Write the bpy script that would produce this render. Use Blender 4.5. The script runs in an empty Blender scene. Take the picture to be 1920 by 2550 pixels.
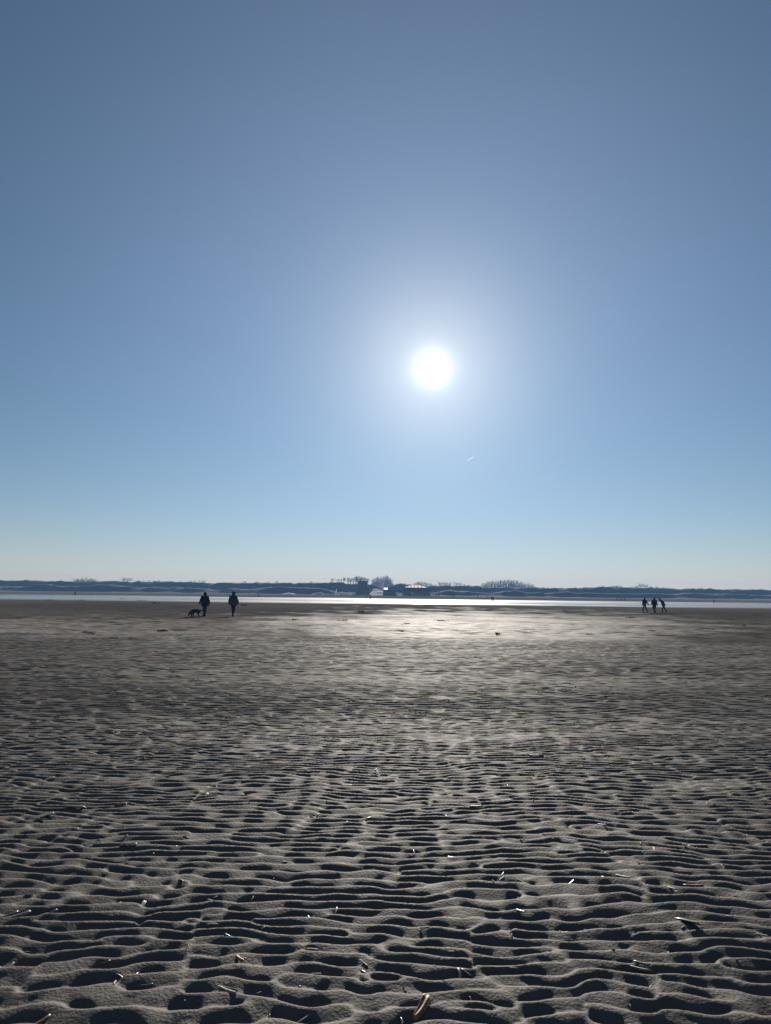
import bpy, bmesh, math, random
import numpy as np
from mathutils import Vector, Matrix

S = bpy.context.scene
COL = S.collection
rnd = random.Random(11)

# ------------------------------------------------------------------ camera
CAM_H = 1.60
PITCH = math.atan(207 / 1842.0)
ROLL = math.radians(0.66)
FPX = 1842.0
fwd = Vector((0, math.cos(PITCH), math.sin(PITCH)))
_r = Vector((1, 0, 0)); _u = Vector((0, -math.sin(PITCH), math.cos(PITCH)))
right = _r * math.cos(ROLL) + _u * math.sin(ROLL)
up = -_r * math.sin(ROLL) + _u * math.cos(ROLL)
cam = bpy.data.objects.new('camera', bpy.data.cameras.new('camera'))
COL.objects.link(cam)
M3 = Matrix((right, up, -fwd)).transposed()
cam.matrix_world = Matrix.Translation((0, 0, CAM_H)) @ M3.to_4x4()
cam.data.sensor_fit = 'HORIZONTAL'
cam.data.sensor_width = 36.0
cam.data.lens = 36.0 * FPX / 1920.0
cam.data.clip_start = 0.05
cam.data.clip_end = 40000
S.camera = cam

def ray(px, py):
    return (fwd * FPX + right * (px - 960) - up * (py - 1275)).normalized()
def on_z(px, py, z=0.0):
    d = ray(px, py); t = (z - CAM_H) / d.z
    return Vector((0, 0, CAM_H)) + d * t
def at(px, py, Y):
    d = ray(px, py); return Vector((0, 0, CAM_H)) + d * (Y / d.y)

# ------------------------------------------------------------------ sun + sky
sd = ray(1077, 917)                      # where the sun stands
SUN_EL = math.asin(sd.z); SUN_AZ = math.atan2(sd.x, sd.y)
sl = bpy.data.lights.new('sun', 'SUN'); sl.energy = 5.0; sl.angle = math.radians(0.53)
sl.color = (1.0, 0.93, 0.83)
so = bpy.data.objects.new('sun', sl); COL.objects.link(so)
so.rotation_mode = 'QUATERNION'
so.rotation_quaternion = Vector((0, 0, 1)).rotation_difference(sd)
so.location = (0, 0, 30)

W = bpy.data.worlds.new('World'); S.world = W; W.use_nodes = True
nt = W.node_tree; nt.nodes.clear()
def N(tree, typ, **kw):
    n = tree.nodes.new(typ)
    for k, v in kw.items(): setattr(n, k, v)
    return n
def mth(tree, op, a, b=None, c=None, clamp=False):
    n = tree.nodes.new('ShaderNodeMath'); n.operation = op; n.use_clamp = clamp
    for i, v in enumerate((a, b, c)):
        if v is None: continue
        if isinstance(v, (int, float)): n.inputs[i].default_value = v
        else: tree.links.new(v, n.inputs[i])
    return n.outputs[0]
sky = N(nt, 'ShaderNodeTexSky', sky_type='NISHITA', sun_disc=False)
sky.sun_elevation = SUN_EL; sky.sun_rotation = SUN_AZ
sky.air_density = 1.0; sky.dust_density = 0.0; sky.ozone_density = 2.0; sky.altitude = 0
geo = N(nt, 'ShaderNodeTexCoord')
dot = N(nt, 'ShaderNodeVectorMath', operation='DOT_PRODUCT'); dot.inputs[1].default_value = sd
nrm = N(nt, 'ShaderNodeVectorMath', operation='NORMALIZE')
nt.links.new(geo.outputs['Generated'], nrm.inputs[0]); nt.links.new(nrm.outputs[0], dot.inputs[0])
ang = mth(nt, 'ARCCOSINE', mth(nt, 'MINIMUM', dot.outputs['Value'], 0.9999999))
def lobe(width, power, col):             # col * exp(-(ang/width)^power)
    q = mth(nt, 'POWER', mth(nt, 'DIVIDE', ang, math.radians(width)), power)
    v = mth(nt, 'EXPONENT', mth(nt, 'MULTIPLY', q, -1.0))
    m_ = N(nt, 'ShaderNodeVectorMath', operation='SCALE'); m_.inputs[0].default_value = [c * 0.66 / SKY_S for c in col]
    nt.links.new(v, m_.inputs['Scale']); return m_.outputs[0]
def vadd(a, b):
    n = N(nt, 'ShaderNodeVectorMath', operation='ADD'); nt.links.new(a, n.inputs[0]); nt.links.new(b, n.inputs[1]); return n.outputs[0]
SKY_S = 0.05
aur = vadd(vadd(lobe(25, 1.7, (.19, .23, .315)), lobe(5.5, 1.4, (.50, .47, .36))), lobe(0.82, 1.25, (1.7, 1.7, 1.65)))
sx_ = N(nt, 'ShaderNodeSeparateXYZ'); nt.links.new(nrm.outputs[0], sx_.inputs[0])
hf_ = mth(nt, 'EXPONENT', mth(nt, 'MULTIPLY', mth(nt, 'MAXIMUM', sx_.outputs['Z'], 0.0), -1 / 0.10))
tc_ = N(nt, 'ShaderNodeMixRGB'); tc_.inputs[1].default_value = (0.515, 0.614, 0.66, 1); tc_.inputs[2].default_value = (0.83, 0.78, 0.98, 1)
nt.links.new(hf_, tc_.inputs[0])
tint = N(nt, 'ShaderNodeMixRGB', blend_type='MULTIPLY'); tint.inputs[0].default_value = 1
nt.links.new(tc_.outputs[0], tint.inputs[2]); nt.links.new(sky.outputs[0], tint.inputs[1])
add = N(nt, 'ShaderNodeMixRGB', blend_type='ADD'); add.inputs[0].default_value = 1
nt.links.new(tint.outputs[0], add.inputs[1]); nt.links.new(aur, add.inputs[2])
bg = N(nt, 'ShaderNodeBackground'); bg.inputs['Strength'].default_value = SKY_S
nt.links.new(add.outputs[0], bg.inputs['Color'])
wo = N(nt, 'ShaderNodeOutputWorld'); nt.links.new(bg.outputs[0], wo.inputs['Surface'])

S.view_settings.view_transform = 'Standard'; S.view_settings.look = 'None'
S.view_settings.exposure = 0.6; S.view_settings.gamma = 1.0
S.render.engine = 'CYCLES'
S.cycles.max_bounces = 5; S.cycles.volume_bounces = 0
S.cycles.sample_clamp_indirect = 4.0

# ------------------------------------------------------------------ helpers
def tag(o, label=None, cat=None, group=None, kind=None):
    if label: o['label'] = label
    if cat: o['category'] = cat
    if group: o['group'] = group
    if kind: o['kind'] = kind
    return o
def empty(name, loc, rz=0.0, **kw):
    o = bpy.data.objects.new(name, None); COL.objects.link(o)
    o.empty_display_size = 0.2; o.location = loc; o.rotation_euler = (0, 0, rz)
    return tag(o, **kw)
def mesh_np(name, V, F, mat, parent=None, smooth=False, attrs=None):
    me = bpy.data.meshes.new(name)
    V = np.asarray(V, dtype=np.float32); F = np.asarray(F, dtype=np.int32)
    k = F.shape[1]
    me.vertices.add(len(V)); me.vertices.foreach_set('co', V.ravel())
    me.loops.add(F.size); me.loops.foreach_set('vertex_index', F.ravel())
    me.polygons.add(len(F)); me.polygons.foreach_set('loop_start', np.arange(0, F.size, k, dtype=np.int32))
    me.update(calc_edges=True)
    if smooth: me.polygons.foreach_set('use_smooth', np.ones(len(F), dtype=bool))
    for an, av in (attrs or {}).items():
        a = me.attributes.new(an, 'FLOAT', 'POINT'); a.data.foreach_set('value', np.asarray(av, dtype=np.float32).ravel())
    me.materials.append(mat)
    o = bpy.data.objects.new(name, me); COL.objects.link(o); o.parent = parent
    return o
class MB:
    """collects simple shapes into one mesh"""
    def __init__(s): s.v = []; s.f = []
    def add(s, vs, fs):
        b = len(s.v); s.v += [tuple(p) for p in vs]; s.f += [tuple(i + b for i in f) for f in fs]
    def box(s, lo, hi, m=None):
        x0, y0, z0 = lo; x1, y1, z1 = hi
        vs = [Vector(p) for p in ((x0,y0,z0),(x1,y0,z0),(x1,y1,z0),(x0,y1,z0),(x0,y0,z1),(x1,y0,z1),(x1,y1,z1),(x0,y1,z1))]
        if m: vs = [m @ p for p in vs]
        s.add(vs, [(0,3,2,1),(4,5,6,7),(0,1,5,4),(1,2,6,5),(2,3,7,6),(3,0,4,7)])
    def tube(s, pts, rad, n=6, cap=True):
        pts = [Vector(p) for p in pts]; rings = []
        for i, p in enumerate(pts):
            d = (pts[min(i + 1, len(pts) - 1)] - pts[max(i - 1, 0)]).normalized()
            a = d.orthogonal().normalized() if abs(d.z) > 0.95 else Vector((0, 0, 1)).cross(d).normalized()
            b = d.cross(a); r = rad[i] if isinstance(rad, (list, tuple)) else rad
            rx, ry = r if isinstance(r, (list, tuple)) else (r, r)
            rings.append([p + a * rx * math.cos(t) + b * ry * math.sin(t) for t in [2 * math.pi * k / n for k in range(n)]])
        s.rings(rings, cap)
    def rings(s, rings, cap=True):
        n = len(rings[0]); vs = [p for r in rings for p in r]; fs = []
        for i in range(len(rings) - 1):
            for k in range(n):
                fs.append((i*n+k, i*n+(k+1)%n, (i+1)*n+(k+1)%n, (i+1)*n+k))
        if cap: fs += [tuple(range(n - 1, -1, -1)), tuple((len(rings)-1)*n + k for k in range(n))]
        s.add(vs, fs)
    def build(s, name, mat, parent=None, smooth=False):
        me = bpy.data.meshes.new(name); me.from_pydata(s.v, [], s.f); me.update()
        if smooth: me.polygons.foreach_set('use_smooth', np.ones(len(me.polygons), dtype=bool))
        me.materials.append(mat)
        o = bpy.data.objects.new(name, me); COL.objects.link(o); o.parent = parent
        return o
def skin(name, joints, edges, mat, parent=None, levels=1, root=0):
    """one continuous surface grown round a skeleton"""
    me = bpy.data.meshes.new(name); me.from_pydata([j[0] for j in joints], edges, []); me.update()
    o = bpy.data.objects.new(name, me); COL.objects.link(o)
    m = o.modifiers.new('skin', 'SKIN'); m.use_smooth_shade = True
    for v in me.skin_vertices[0].data: v.use_root = False
    for i, j in enumerate(joints):
        r = j[1]; v = me.skin_vertices[0].data[i]
        v.radius = (r, r) if isinstance(r, (int, float)) else r
        v.use_root = (i == root)
    if levels:
        q = o.modifiers.new('sub', 'SUBSURF'); q.levels = levels; q.render_levels = levels
    dg = bpy.context.evaluated_depsgraph_get(); dg.update()
    nm = bpy.data.meshes.new_from_object(o.evaluated_get(dg))
    o.modifiers.clear(); o.data = nm; nm.name = name; nm.materials.clear(); nm.materials.append(mat)
    nm.polygons.foreach_set('use_smooth', np.ones(len(nm.polygons), dtype=bool))
    o.parent = parent
    return o
def kids(o): return [c for c in bpy.data.objects if c.parent is o]
def copy_tree(o, parent=None):
    ch = kids(o); c = o.copy(); COL.objects.link(c); c.parent = parent
    for k in ch: copy_tree(k, c)
    return c

# ------------------------------------------------------------------ materials
def mat(name, col, rough=0.7, var=0.25, scale=8.0, spec=0.3, bump=0.0, bscale=60.0, metal=0.0, col2=None):
    m = bpy.data.materials.new(name); m.use_nodes = True; t = m.node_tree
    b = t.nodes['Principled BSDF']; b.inputs['Roughness'].default_value = rough
    b.inputs['Specular IOR Level'].default_value = spec; b.inputs['Metallic'].default_value = metal
    tc = N(t, 'ShaderNodeTexCoord'); no = N(t, 'ShaderNodeTexNoise'); no.inputs['Scale'].default_value = scale
    no.inputs['Detail'].default_value = 5
    t.links.new(tc.outputs['Object'], no.inputs['Vector'])
    r = N(t, 'ShaderNodeValToRGB'); c2 = col2 or tuple(c * (1 + var) for c in col)
    r.color_ramp.elements[0].position = 0.32; r.color_ramp.elements[1].position = 0.68
    r.color_ramp.elements[0].color = (*[c * (1 - var) for c in col], 1); r.color_ramp.elements[1].color = (*c2, 1)
    t.links.new(no.outputs['Fac'], r.inputs[0]); t.links.new(r.outputs[0], b.inputs['Base Color'])
    if bump:
        n2 = N(t, 'ShaderNodeTexNoise'); n2.inputs['Scale'].default_value = bscale
        t.links.new(tc.outputs['Object'], n2.inputs['Vector'])
        bp = N(t, 'ShaderNodeBump'); bp.inputs['Strength'].default_value = bump
        t.links.new(n2.outputs['Fac'], bp.inputs['Height']); t.links.new(bp.outputs[0], b.inputs['Normal'])
    return m
MT = {
 'black_cloth': mat('black_cloth', (0.012, 0.012, 0.014), 0.9, 0.3, 20),
 'navy_cloth': mat('navy_cloth', (0.018, 0.024, 0.045), 0.9, 0.3, 20),
 'grey_cloth': mat('grey_cloth', (0.045, 0.05, 0.055), 0.9, 0.3, 20),
 'denim': mat('denim', (0.03, 0.04, 0.07), 0.9, 0.3, 30),
 'leather': mat('boot_leather', (0.01, 0.009, 0.008), 0.7, 0.3, 20),
 'skin': mat('skin', (0.42, 0.27, 0.20), 0.55, 0.08, 20),
 'hair': mat('hair', (0.05, 0.035, 0.025), 0.6, 0.3, 60),
 'backlit_rim': mat('backlit_rim', (0.55, 0.52, 0.48), 0.95, 0.2, 60, bump=0.6, bscale=200),  # pale colour stands for backlight on hood edges
 'dog_fur': mat('dog_fur', (0.008, 0.008, 0.008), 0.75, 0.4, 40, bump=0.5, bscale=150),
 'white_plastic': mat('white_plastic', (0.75, 0.77, 0.8), 0.25, 0.05, 4, 0.5),
 'dark_wood': mat('dark_wood', (0.055, 0.045, 0.04), 0.8, 0.4, 3, bump=0.3, bscale=9),
 'grey_wood': mat('grey_wood', (0.11, 0.105, 0.10), 0.8, 0.3, 3, bump=0.3, bscale=9),
 'glass': mat('dark_glass', (0.03, 0.035, 0.04), 0.08, 0.1, 2, 0.6),
 'red_rim': mat('red_painted_rim', (0.30, 0.09, 0.05), 0.6, 0.2, 3),
 'metal': mat('dull_metal', (0.35, 0.36, 0.37), 0.45, 0.15, 3, metal=0.8),
 'bark': mat('bark', (0.075, 0.065, 0.055), 0.9, 0.3, 2),
 'twig': mat('twig', (0.085, 0.07, 0.06), 0.9, 0.3, 2),
 'weed': mat('seaweed', (0.016, 0.012, 0.008), 0.95, 0.4, 12, 0.05),
 'weed_red': mat('red_seaweed', (0.045, 0.020, 0.014), 0.95, 0.4, 12, 0.05),
 'driftwood': mat('driftwood', (0.05, 0.042, 0.035), 0.85, 0.4, 8),
 'shell_pale': mat('pale_shell', (0.20, 0.175, 0.155), 0.58, 0.3, 60, 0.22, bump=0.15, bscale=160, col2=(0.30, 0.27, 0.245)),
 'shell_dark': mat('dark_shell', (0.10, 0.085, 0.075), 0.35, 0.4, 60, 0.5, bump=0.2, bscale=160, col2=(0.20, 0.17, 0.14)),
 'shell_brown': mat('brown_shell', (0.26, 0.12, 0.045), 0.45, 0.45, 50, 0.4, bump=0.25, bscale=120, col2=(0.36, 0.19, 0.08)),
 'pebble': mat('pebble', (0.07, 0.07, 0.075), 0.5, 0.4, 60, 0.4),
 'car_paint': mat('dark_car_paint', (0.02, 0.024, 0.03), 0.25, 0.1, 2, 0.5),
 'tyre': mat('tyre_rubber', (0.012, 0.012, 0.012), 0.9, 0.2, 2),
 'pale_sand': mat('pale_dune_sand', (0.42, 0.38, 0.32), 0.95, 0.15, 0.3, 0.2),
 'scrub': mat('dune_scrub', (0.040, 0.044, 0.032), 0.95, 0.4, 0.08, 0.1),
}
def translucent(name, col):
    m = bpy.data.materials.new(name); m.use_nodes = True; t = m.node_tree
    t.nodes.clear(); o = N(t, 'ShaderNodeOutputMaterial')
    d = N(t, 'ShaderNodeBsdfDiffuse'); tr = N(t, 'ShaderNodeBsdfTranslucent'); mx = N(t, 'ShaderNodeMixShader')
    mx.inputs[0].default_value = 0.75
    no = N(t, 'ShaderNodeTexNoise'); no.inputs['Scale'].default_value = 1.3
    tc = N(t, 'ShaderNodeTexCoord'); t.links.new(tc.outputs['Object'], no.inputs['Vector'])
    r = N(t, 'ShaderNodeValToRGB'); r.color_ramp.elements[0].color = (*[c * .85 for c in col], 1); r.color_ramp.elements[1].color = (*col, 1)
    t.links.new(no.outputs['Fac'], r.inputs[0])
    for s_ in (d, tr): t.links.new(r.outputs[0], s_.inputs['Color'])
    t.links.new(d.outputs[0], mx.inputs[1]); t.links.new(tr.outputs[0], mx.inputs[2]); t.links.new(mx.outputs[0], o.inputs['Surface'])
    return m
MT['canvas'] = translucent('white_translucent_canvas', (0.9, 0.86, 0.84))
MT['grass'] = translucent('marram_grass', (0.24, 0.22, 0.17))

# sand: base colour by dampness, painted slope shade and sun glare; grain; damp sheen
def sand_material():
    m = bpy.data.materials.new('damp_sand'); m.use_nodes = True; t = m.node_tree
    b = t.nodes['Principled BSDF']
    tc = N(t, 'ShaderNodeTexCoord')
    wet_shade = N(t, 'ShaderNodeAttribute', attribute_name='wet_shade'); dry_glare = N(t, 'ShaderNodeAttribute', attribute_name='dry_glare')
    sheen = N(t, 'ShaderNodeAttribute', attribute_name='sheen')
    def noise(sc, det=4, stretch=None):
        n = N(t, 'ShaderNodeTexNoise'); n.inputs['Scale'].default_value = sc; n.inputs['Detail'].default_value = det
        if stretch:
            mp = N(t, 'ShaderNodeMapping'); mp.inputs['Scale'].default_value = stretch
            t.links.new(tc.outputs['Object'], mp.inputs['Vector']); t.links.new(mp.outputs[0], n.inputs['Vector'])
        else: t.links.new(tc.outputs['Object'], n.inputs['Vector'])
        return n.outputs['Fac']
    def mix(fac, a, bb, typ='MIX'):
        n = N(t, 'ShaderNodeMixRGB', blend_type=typ)
        for i, v in enumerate((fac, a, bb)):
            if isinstance(v, (int, float)): n.inputs[i].default_value = v
            elif isinstance(v, tuple): n.inputs[i].default_value = (*v, 1)
            else: t.links.new(v, n.inputs[i])
        return n.outputs[0]
    big = noise(0.35, 5, (0.6, 1.6, 1)); mid = noise(9, 4); fine = noise(230, 3)
    base = mix(mth(t, 'MULTIPLY', big, 1.0), SAND_A, SAND_B)
    base = mix(dry_glare.outputs['Fac'], base, SAND_DRY_GLARE)
    base = mix(mth(t, 'MULTIPLY', wet_shade.outputs['Fac'], 0.92), base, SAND_WET_SHADE)
    sp = N(t, 'ShaderNodeSeparateXYZ'); t.links.new(tc.outputs['Object'], sp.inputs[0])
    fr = mth(t, 'DIVIDE', mth(t, 'SUBTRACT', sp.outputs['Y'], 27.0), 6.0, clamp=True)   # beyond the modelled ripples
    def band(v, lo, hi): return mth(t, 'DIVIDE', mth(t, 'SUBTRACT', v, lo), hi - lo, clamp=True)
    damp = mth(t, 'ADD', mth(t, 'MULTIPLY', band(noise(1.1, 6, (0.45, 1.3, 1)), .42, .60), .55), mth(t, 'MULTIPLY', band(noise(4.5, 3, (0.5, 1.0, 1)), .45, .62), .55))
    base = mix(mth(t, 'MULTIPLY', mth(t, 'MULTIPLY', damp, fr), 0.60), base, SAND_WET_SHADE)
    g = mth(t, 'MULTIPLY_ADD', fine, 1.1, 0.45); g2 = mth(t, 'MULTIPLY_ADD', mid, 0.5, 0.75)
    gm = mth(t, 'MULTIPLY', g, g2)
    cc = N(t, 'ShaderNodeCombineColor'); [t.links.new(gm, cc.inputs[i]) for i in range(3)]
    base = mix(1.0, base, cc.outputs[0], 'MULTIPLY')
    t.links.new(base, b.inputs['Base Color'])
    ro = mth(t, 'MULTIPLY_ADD', sheen.outputs['Fac'], -0.08, 0.78)
    ro = mth(t, 'ADD', ro, mth(t, 'MULTIPLY_ADD', fine, 0.2, -0.1))
    t.links.new(ro, b.inputs['Roughness'])
    t.links.new(mth(t, 'MULTIPLY_ADD', sheen.outputs['Fac'], 0.28, 0.0), b.inputs['Specular IOR Level'])
    bp = N(t, 'ShaderNodeBump'); bp.inputs['Strength'].default_value = 0.55; bp.inputs['Distance'].default_value = 0.0012
    t.links.new(noise(300, 4), bp.inputs['Height'])
    bp2 = N(t, 'ShaderNodeBump'); bp2.inputs['Strength'].default_value = 0.9; bp2.inputs['Distance'].default_value = 0.005
    t.links.new(noise(70, 6), bp2.inputs['Height']); t.links.new(bp.outputs[0], bp2.inputs['Normal'])
    bp3 = N(t, 'ShaderNodeBump'); bp3.inputs['Distance'].default_value = 0.05
    t.links.new(mth(t, 'MULTIPLY', fr, 0.9), bp3.inputs['Strength'])
    t.links.new(noise(3.2, 5, (0.5, 1.5, 1)), bp3.inputs['Height']); t.links.new(bp2.outputs[0], bp3.inputs['Normal'])
    t.links.new(bp3.outputs[0], b.inputs['Normal'])
    return m
SAND_A = (0.110, 0.097, 0.084); SAND_B = (0.150, 0.133, 0.116); SAND_DRY_GLARE = (0.38, 0.34, 0.30); SAND_WET_SHADE = (0.058, 0.054, 0.051)  # the darkest also paints slope shade, the palest also paints sun glare
MT['sand'] = sand_material()

def water_material():
    m = bpy.data.materials.new('shallow_water'); m.use_nodes = True; t = m.node_tree
    b = t.nodes['Principled BSDF']; b.inputs['Base Color'].default_value = (0.03, 0.04, 0.045, 1)
    b.inputs['Roughness'].default_value = 0.16; b.inputs['IOR'].default_value = 1.33
    tc = N(t, 'ShaderNodeTexCoord'); n = N(t, 'ShaderNodeTexNoise'); n.inputs['Scale'].default_value = 2.2; n.inputs['Detail'].default_value = 6
    t.links.new(tc.outputs['Object'], n.inputs['Vector'])
    bp = N(t, 'ShaderNodeBump'); bp.inputs['Strength'].default_value = 0.5; bp.inputs['Distance'].default_value = 0.05
    t.links.new(n.outputs['Fac'], bp.inputs['Height']); t.links.new(bp.outputs[0], b.inputs['Normal'])
    return m
MT['water'] = water_material()

# ------------------------------------------------------------------ ground form
def ffield(x, y, seed, lx, ly, n=26, rough=0.0):
    """smooth random field, unit variance, correlation lengths lx, ly"""
    r = np.random.RandomState(seed); out = np.zeros_like(x, dtype=np.float32)
    for i in range(n):
        s = 1.0 + (rough * 4 * r.rand() ** 2)
        kx, ky = r.normal(0, 1 / lx) * s, r.normal(0, 1 / ly) * s
        out += np.cos(kx * x + ky * y + r.rand() * 6.283).astype(np.float32) / s ** 0.7
    return out * math.sqrt(2.0 / n)
def sstep(a, b, v):
    t = np.clip((v - a) / (b - a), 0, 1); return t * t * (3 - 2 * t)
def ripples(x, y, seed, lam, spread, n=46, dk=0.16):
    r = np.random.RandomState(seed)
    wx = x + 0.05 * ffield(x, y, seed + 1, 0.5, 0.3, 12); wy = y + 0.035 * ffield(x, y, seed + 2, 0.45, 0.30, 12)
    re = np.zeros_like(x, dtype=np.float32); im = np.zeros_like(re)
    for i in range(n):
        k = 2 * math.pi / lam * (1 + dk * r.normal()); a = spread * r.normal()
        ph = (k * math.sin(a) * wx + k * math.cos(a) * wy + r.rand() * 6.283)
        re += np.cos(ph).astype(np.float32); im += np.sin(ph).astype(np.float32)
    A = np.sqrt(re * re + im * im) * math.sqrt(1.0 / n)
    return A, np.arctan2(im, re)
def macro(x, y):
    """large form of the flat: swells, tidal channel, rise of the upper beach"""
    h = 0.012 * ffield(x, y, 3, 3.0, 1.3) * np.clip(y / 6, 0.3, 1.2)
    far = sstep(28, 60, y)
    h = h + far * 0.03 * ffield(x, y, 5, 14, 5)
    c = sstep(150, 176, y + 5 * ffield(x, y, 7, 25, 8)) * (1 - sstep(235, 268, y + 8 * ffield(x, y, 8, 40, 10)))
    h = h - 0.13 * c + 0.085 * c * ffield(x, y, 9, 45, 2.6, rough=0.6)
    h = h + 1.5 * sstep(255, 600, y) + 0.04 * sstep(262, 300, y) * ffield(x, y, 10, 30, 6)
    return h
def ripple_mask(x, y):
    e = y + 1.0 * ffield(x, y, 12, 9, 5)
    near = 1 - sstep(27.0, 30.5, e)
    patches = sstep(0.1, 0.9, ffield(x, y, 13, 7, 5)) * sstep(30, 34, y) * (1 - sstep(120, 150, y))
    return near + 0.35 * patches + 0.10
def ripple_set(x, y, seed, lam, depth, wav):
    """ripples of one size: sharp crests, gentle lee towards the camera, cup-like hollows along the troughs"""
    A, ph = ripples(x, y, seed, lam, 0.165, dk=0.09)
    q = lam / 0.103
    ph = ph + wav * ffield(x, y, seed + 3, 0.062 * q, 0.10 * q, 30)       # crests waver from side to side
    A = A / np.sqrt(A * A + 0.10)
    u = np.mod(ph / (2 * math.pi), 1.0)                     # 0 at a crest, growing away from the camera
    ta = 0.30
    v1 = np.clip(1 - u / ta, 0, 1); v2 = np.clip((u - ta) / (1 - ta), 0, 1)
    prof = np.where(u < ta, 1 - (1 - v1) ** 1.7, (1 - (1 - v2) ** 1.4) + 0.08 * (1 - v2) ** 6)
    pit = 0.5 + 0.5 * np.tanh(1.6 * ffield(x, y, seed + 7, 0.044 * q, 0.05 * q, 34))
    return depth * (0.38 + 0.62 * A) * (0.60 + 0.78 * pit) * (1 - prof)
def height(x, y):
    shp = np.shape(x); x = np.asarray(x, dtype=np.float64).ravel(); y = np.asarray(y, dtype=np.float64).ravel()
    yy = y + 0.7 * ffield(x, y, 29, 2.0, 1.2)
    wb = sstep(7.0, 10.5, yy); wc = sstep(13.0, 17.0, yy)
    w = (1 - wb, wb * (1 - wc), wc); rip = np.zeros_like(x)
    for k, (seed, lam, depth, wav) in enumerate(((21, 0.103, 0.0240, 0.55), (121, 0.138, 0.0310, 0.55), (221, 0.215, 0.038, 0.5))):
        sel = (w[k] > 0) & (y < 160)
        if sel.any(): rip[sel] += w[k][sel] * ripple_set(x[sel], y[sel], seed, lam, depth, wav)
    worn = 1 - 0.6 * sstep(1.4, 2.3, ffield(x, y, 33, 0.4, 0.25))       # trampled, flattened places
    m = ripple_mask(x, y)
    lo = np.clip(1 + 0.07 * ffield(x, y, 34, 2.5, 1.5), 0.7, 1.3)
    h = -rip * worn * lo * m
    A2, p2 = ripples(x + 0.22 * y, y - 0.10 * x, 61, 0.30, 0.30, n=26, dk=0.2)      # broader oblique swells farther out
    h += (0.004 * sstep(9, 16, y) * (1 - sstep(60, 90, y))) * (A2 / np.sqrt(A2 * A2 + .3)) * np.cos(p2 + .5 * np.sin(p2))
    A2, p2 = ripples(x, y, 67, 0.85, 0.35, n=20, dk=0.25)
    h += (0.016 * sstep(24, 34, y) * (1 - sstep(110, 150, y))) * A2 * np.cos(p2)
    h += 0.0022 * ffield(x, y, 35, 0.07, 0.05, 30) * m * worn + 0.0025 * ffield(x, y, 36, 0.035, 0.03, 20) * (1 - worn)
    h += sstep(28, 32, y) * (0.008 * ffield(x, y, 37, 0.8, 0.4) + 0.012 * ffield(x, y, 38, 0.5, 0.22, rough=.5)) * (1 - sstep(110, 150, y))
    return (h + macro(x, y)).reshape(shp)
def height1(x, y): return float(height(np.array([x]), np.array([y]))[0])

def zone(x, y, px0, px1, py0, py1, soft=0.25, seed=1, jag=0.35):
    """soft patch of ground around the place named by its corners on the flat"""
    a, b = on_z(px0, (py0 + py1) / 2), on_z(px1, (py0 + py1) / 2)
    yn, yf = on_z((px0 + px1) / 2, py1).y, on_z((px0 + px1) / 2, py0).y
    sx = (a.x / a.y + b.x / b.y) / 2; hx = (b.x / b.y - a.x / a.y) / 2
    u = (x / np.maximum(y, 1) - sx) / hx
    v = (1 / np.maximum(y, 1) - (1 / yn + 1 / yf) / 2) / ((1 / yn - 1 / yf) / 2)
    d = np.sqrt(u * u + v * v) + jag * 0.5 * ffield(x, y, seed, (b.x - a.x) * 0.07, (yf - yn) * 0.06, rough=0.8)
    return 1 - sstep(1 - soft, 1 + soft, d)

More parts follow.
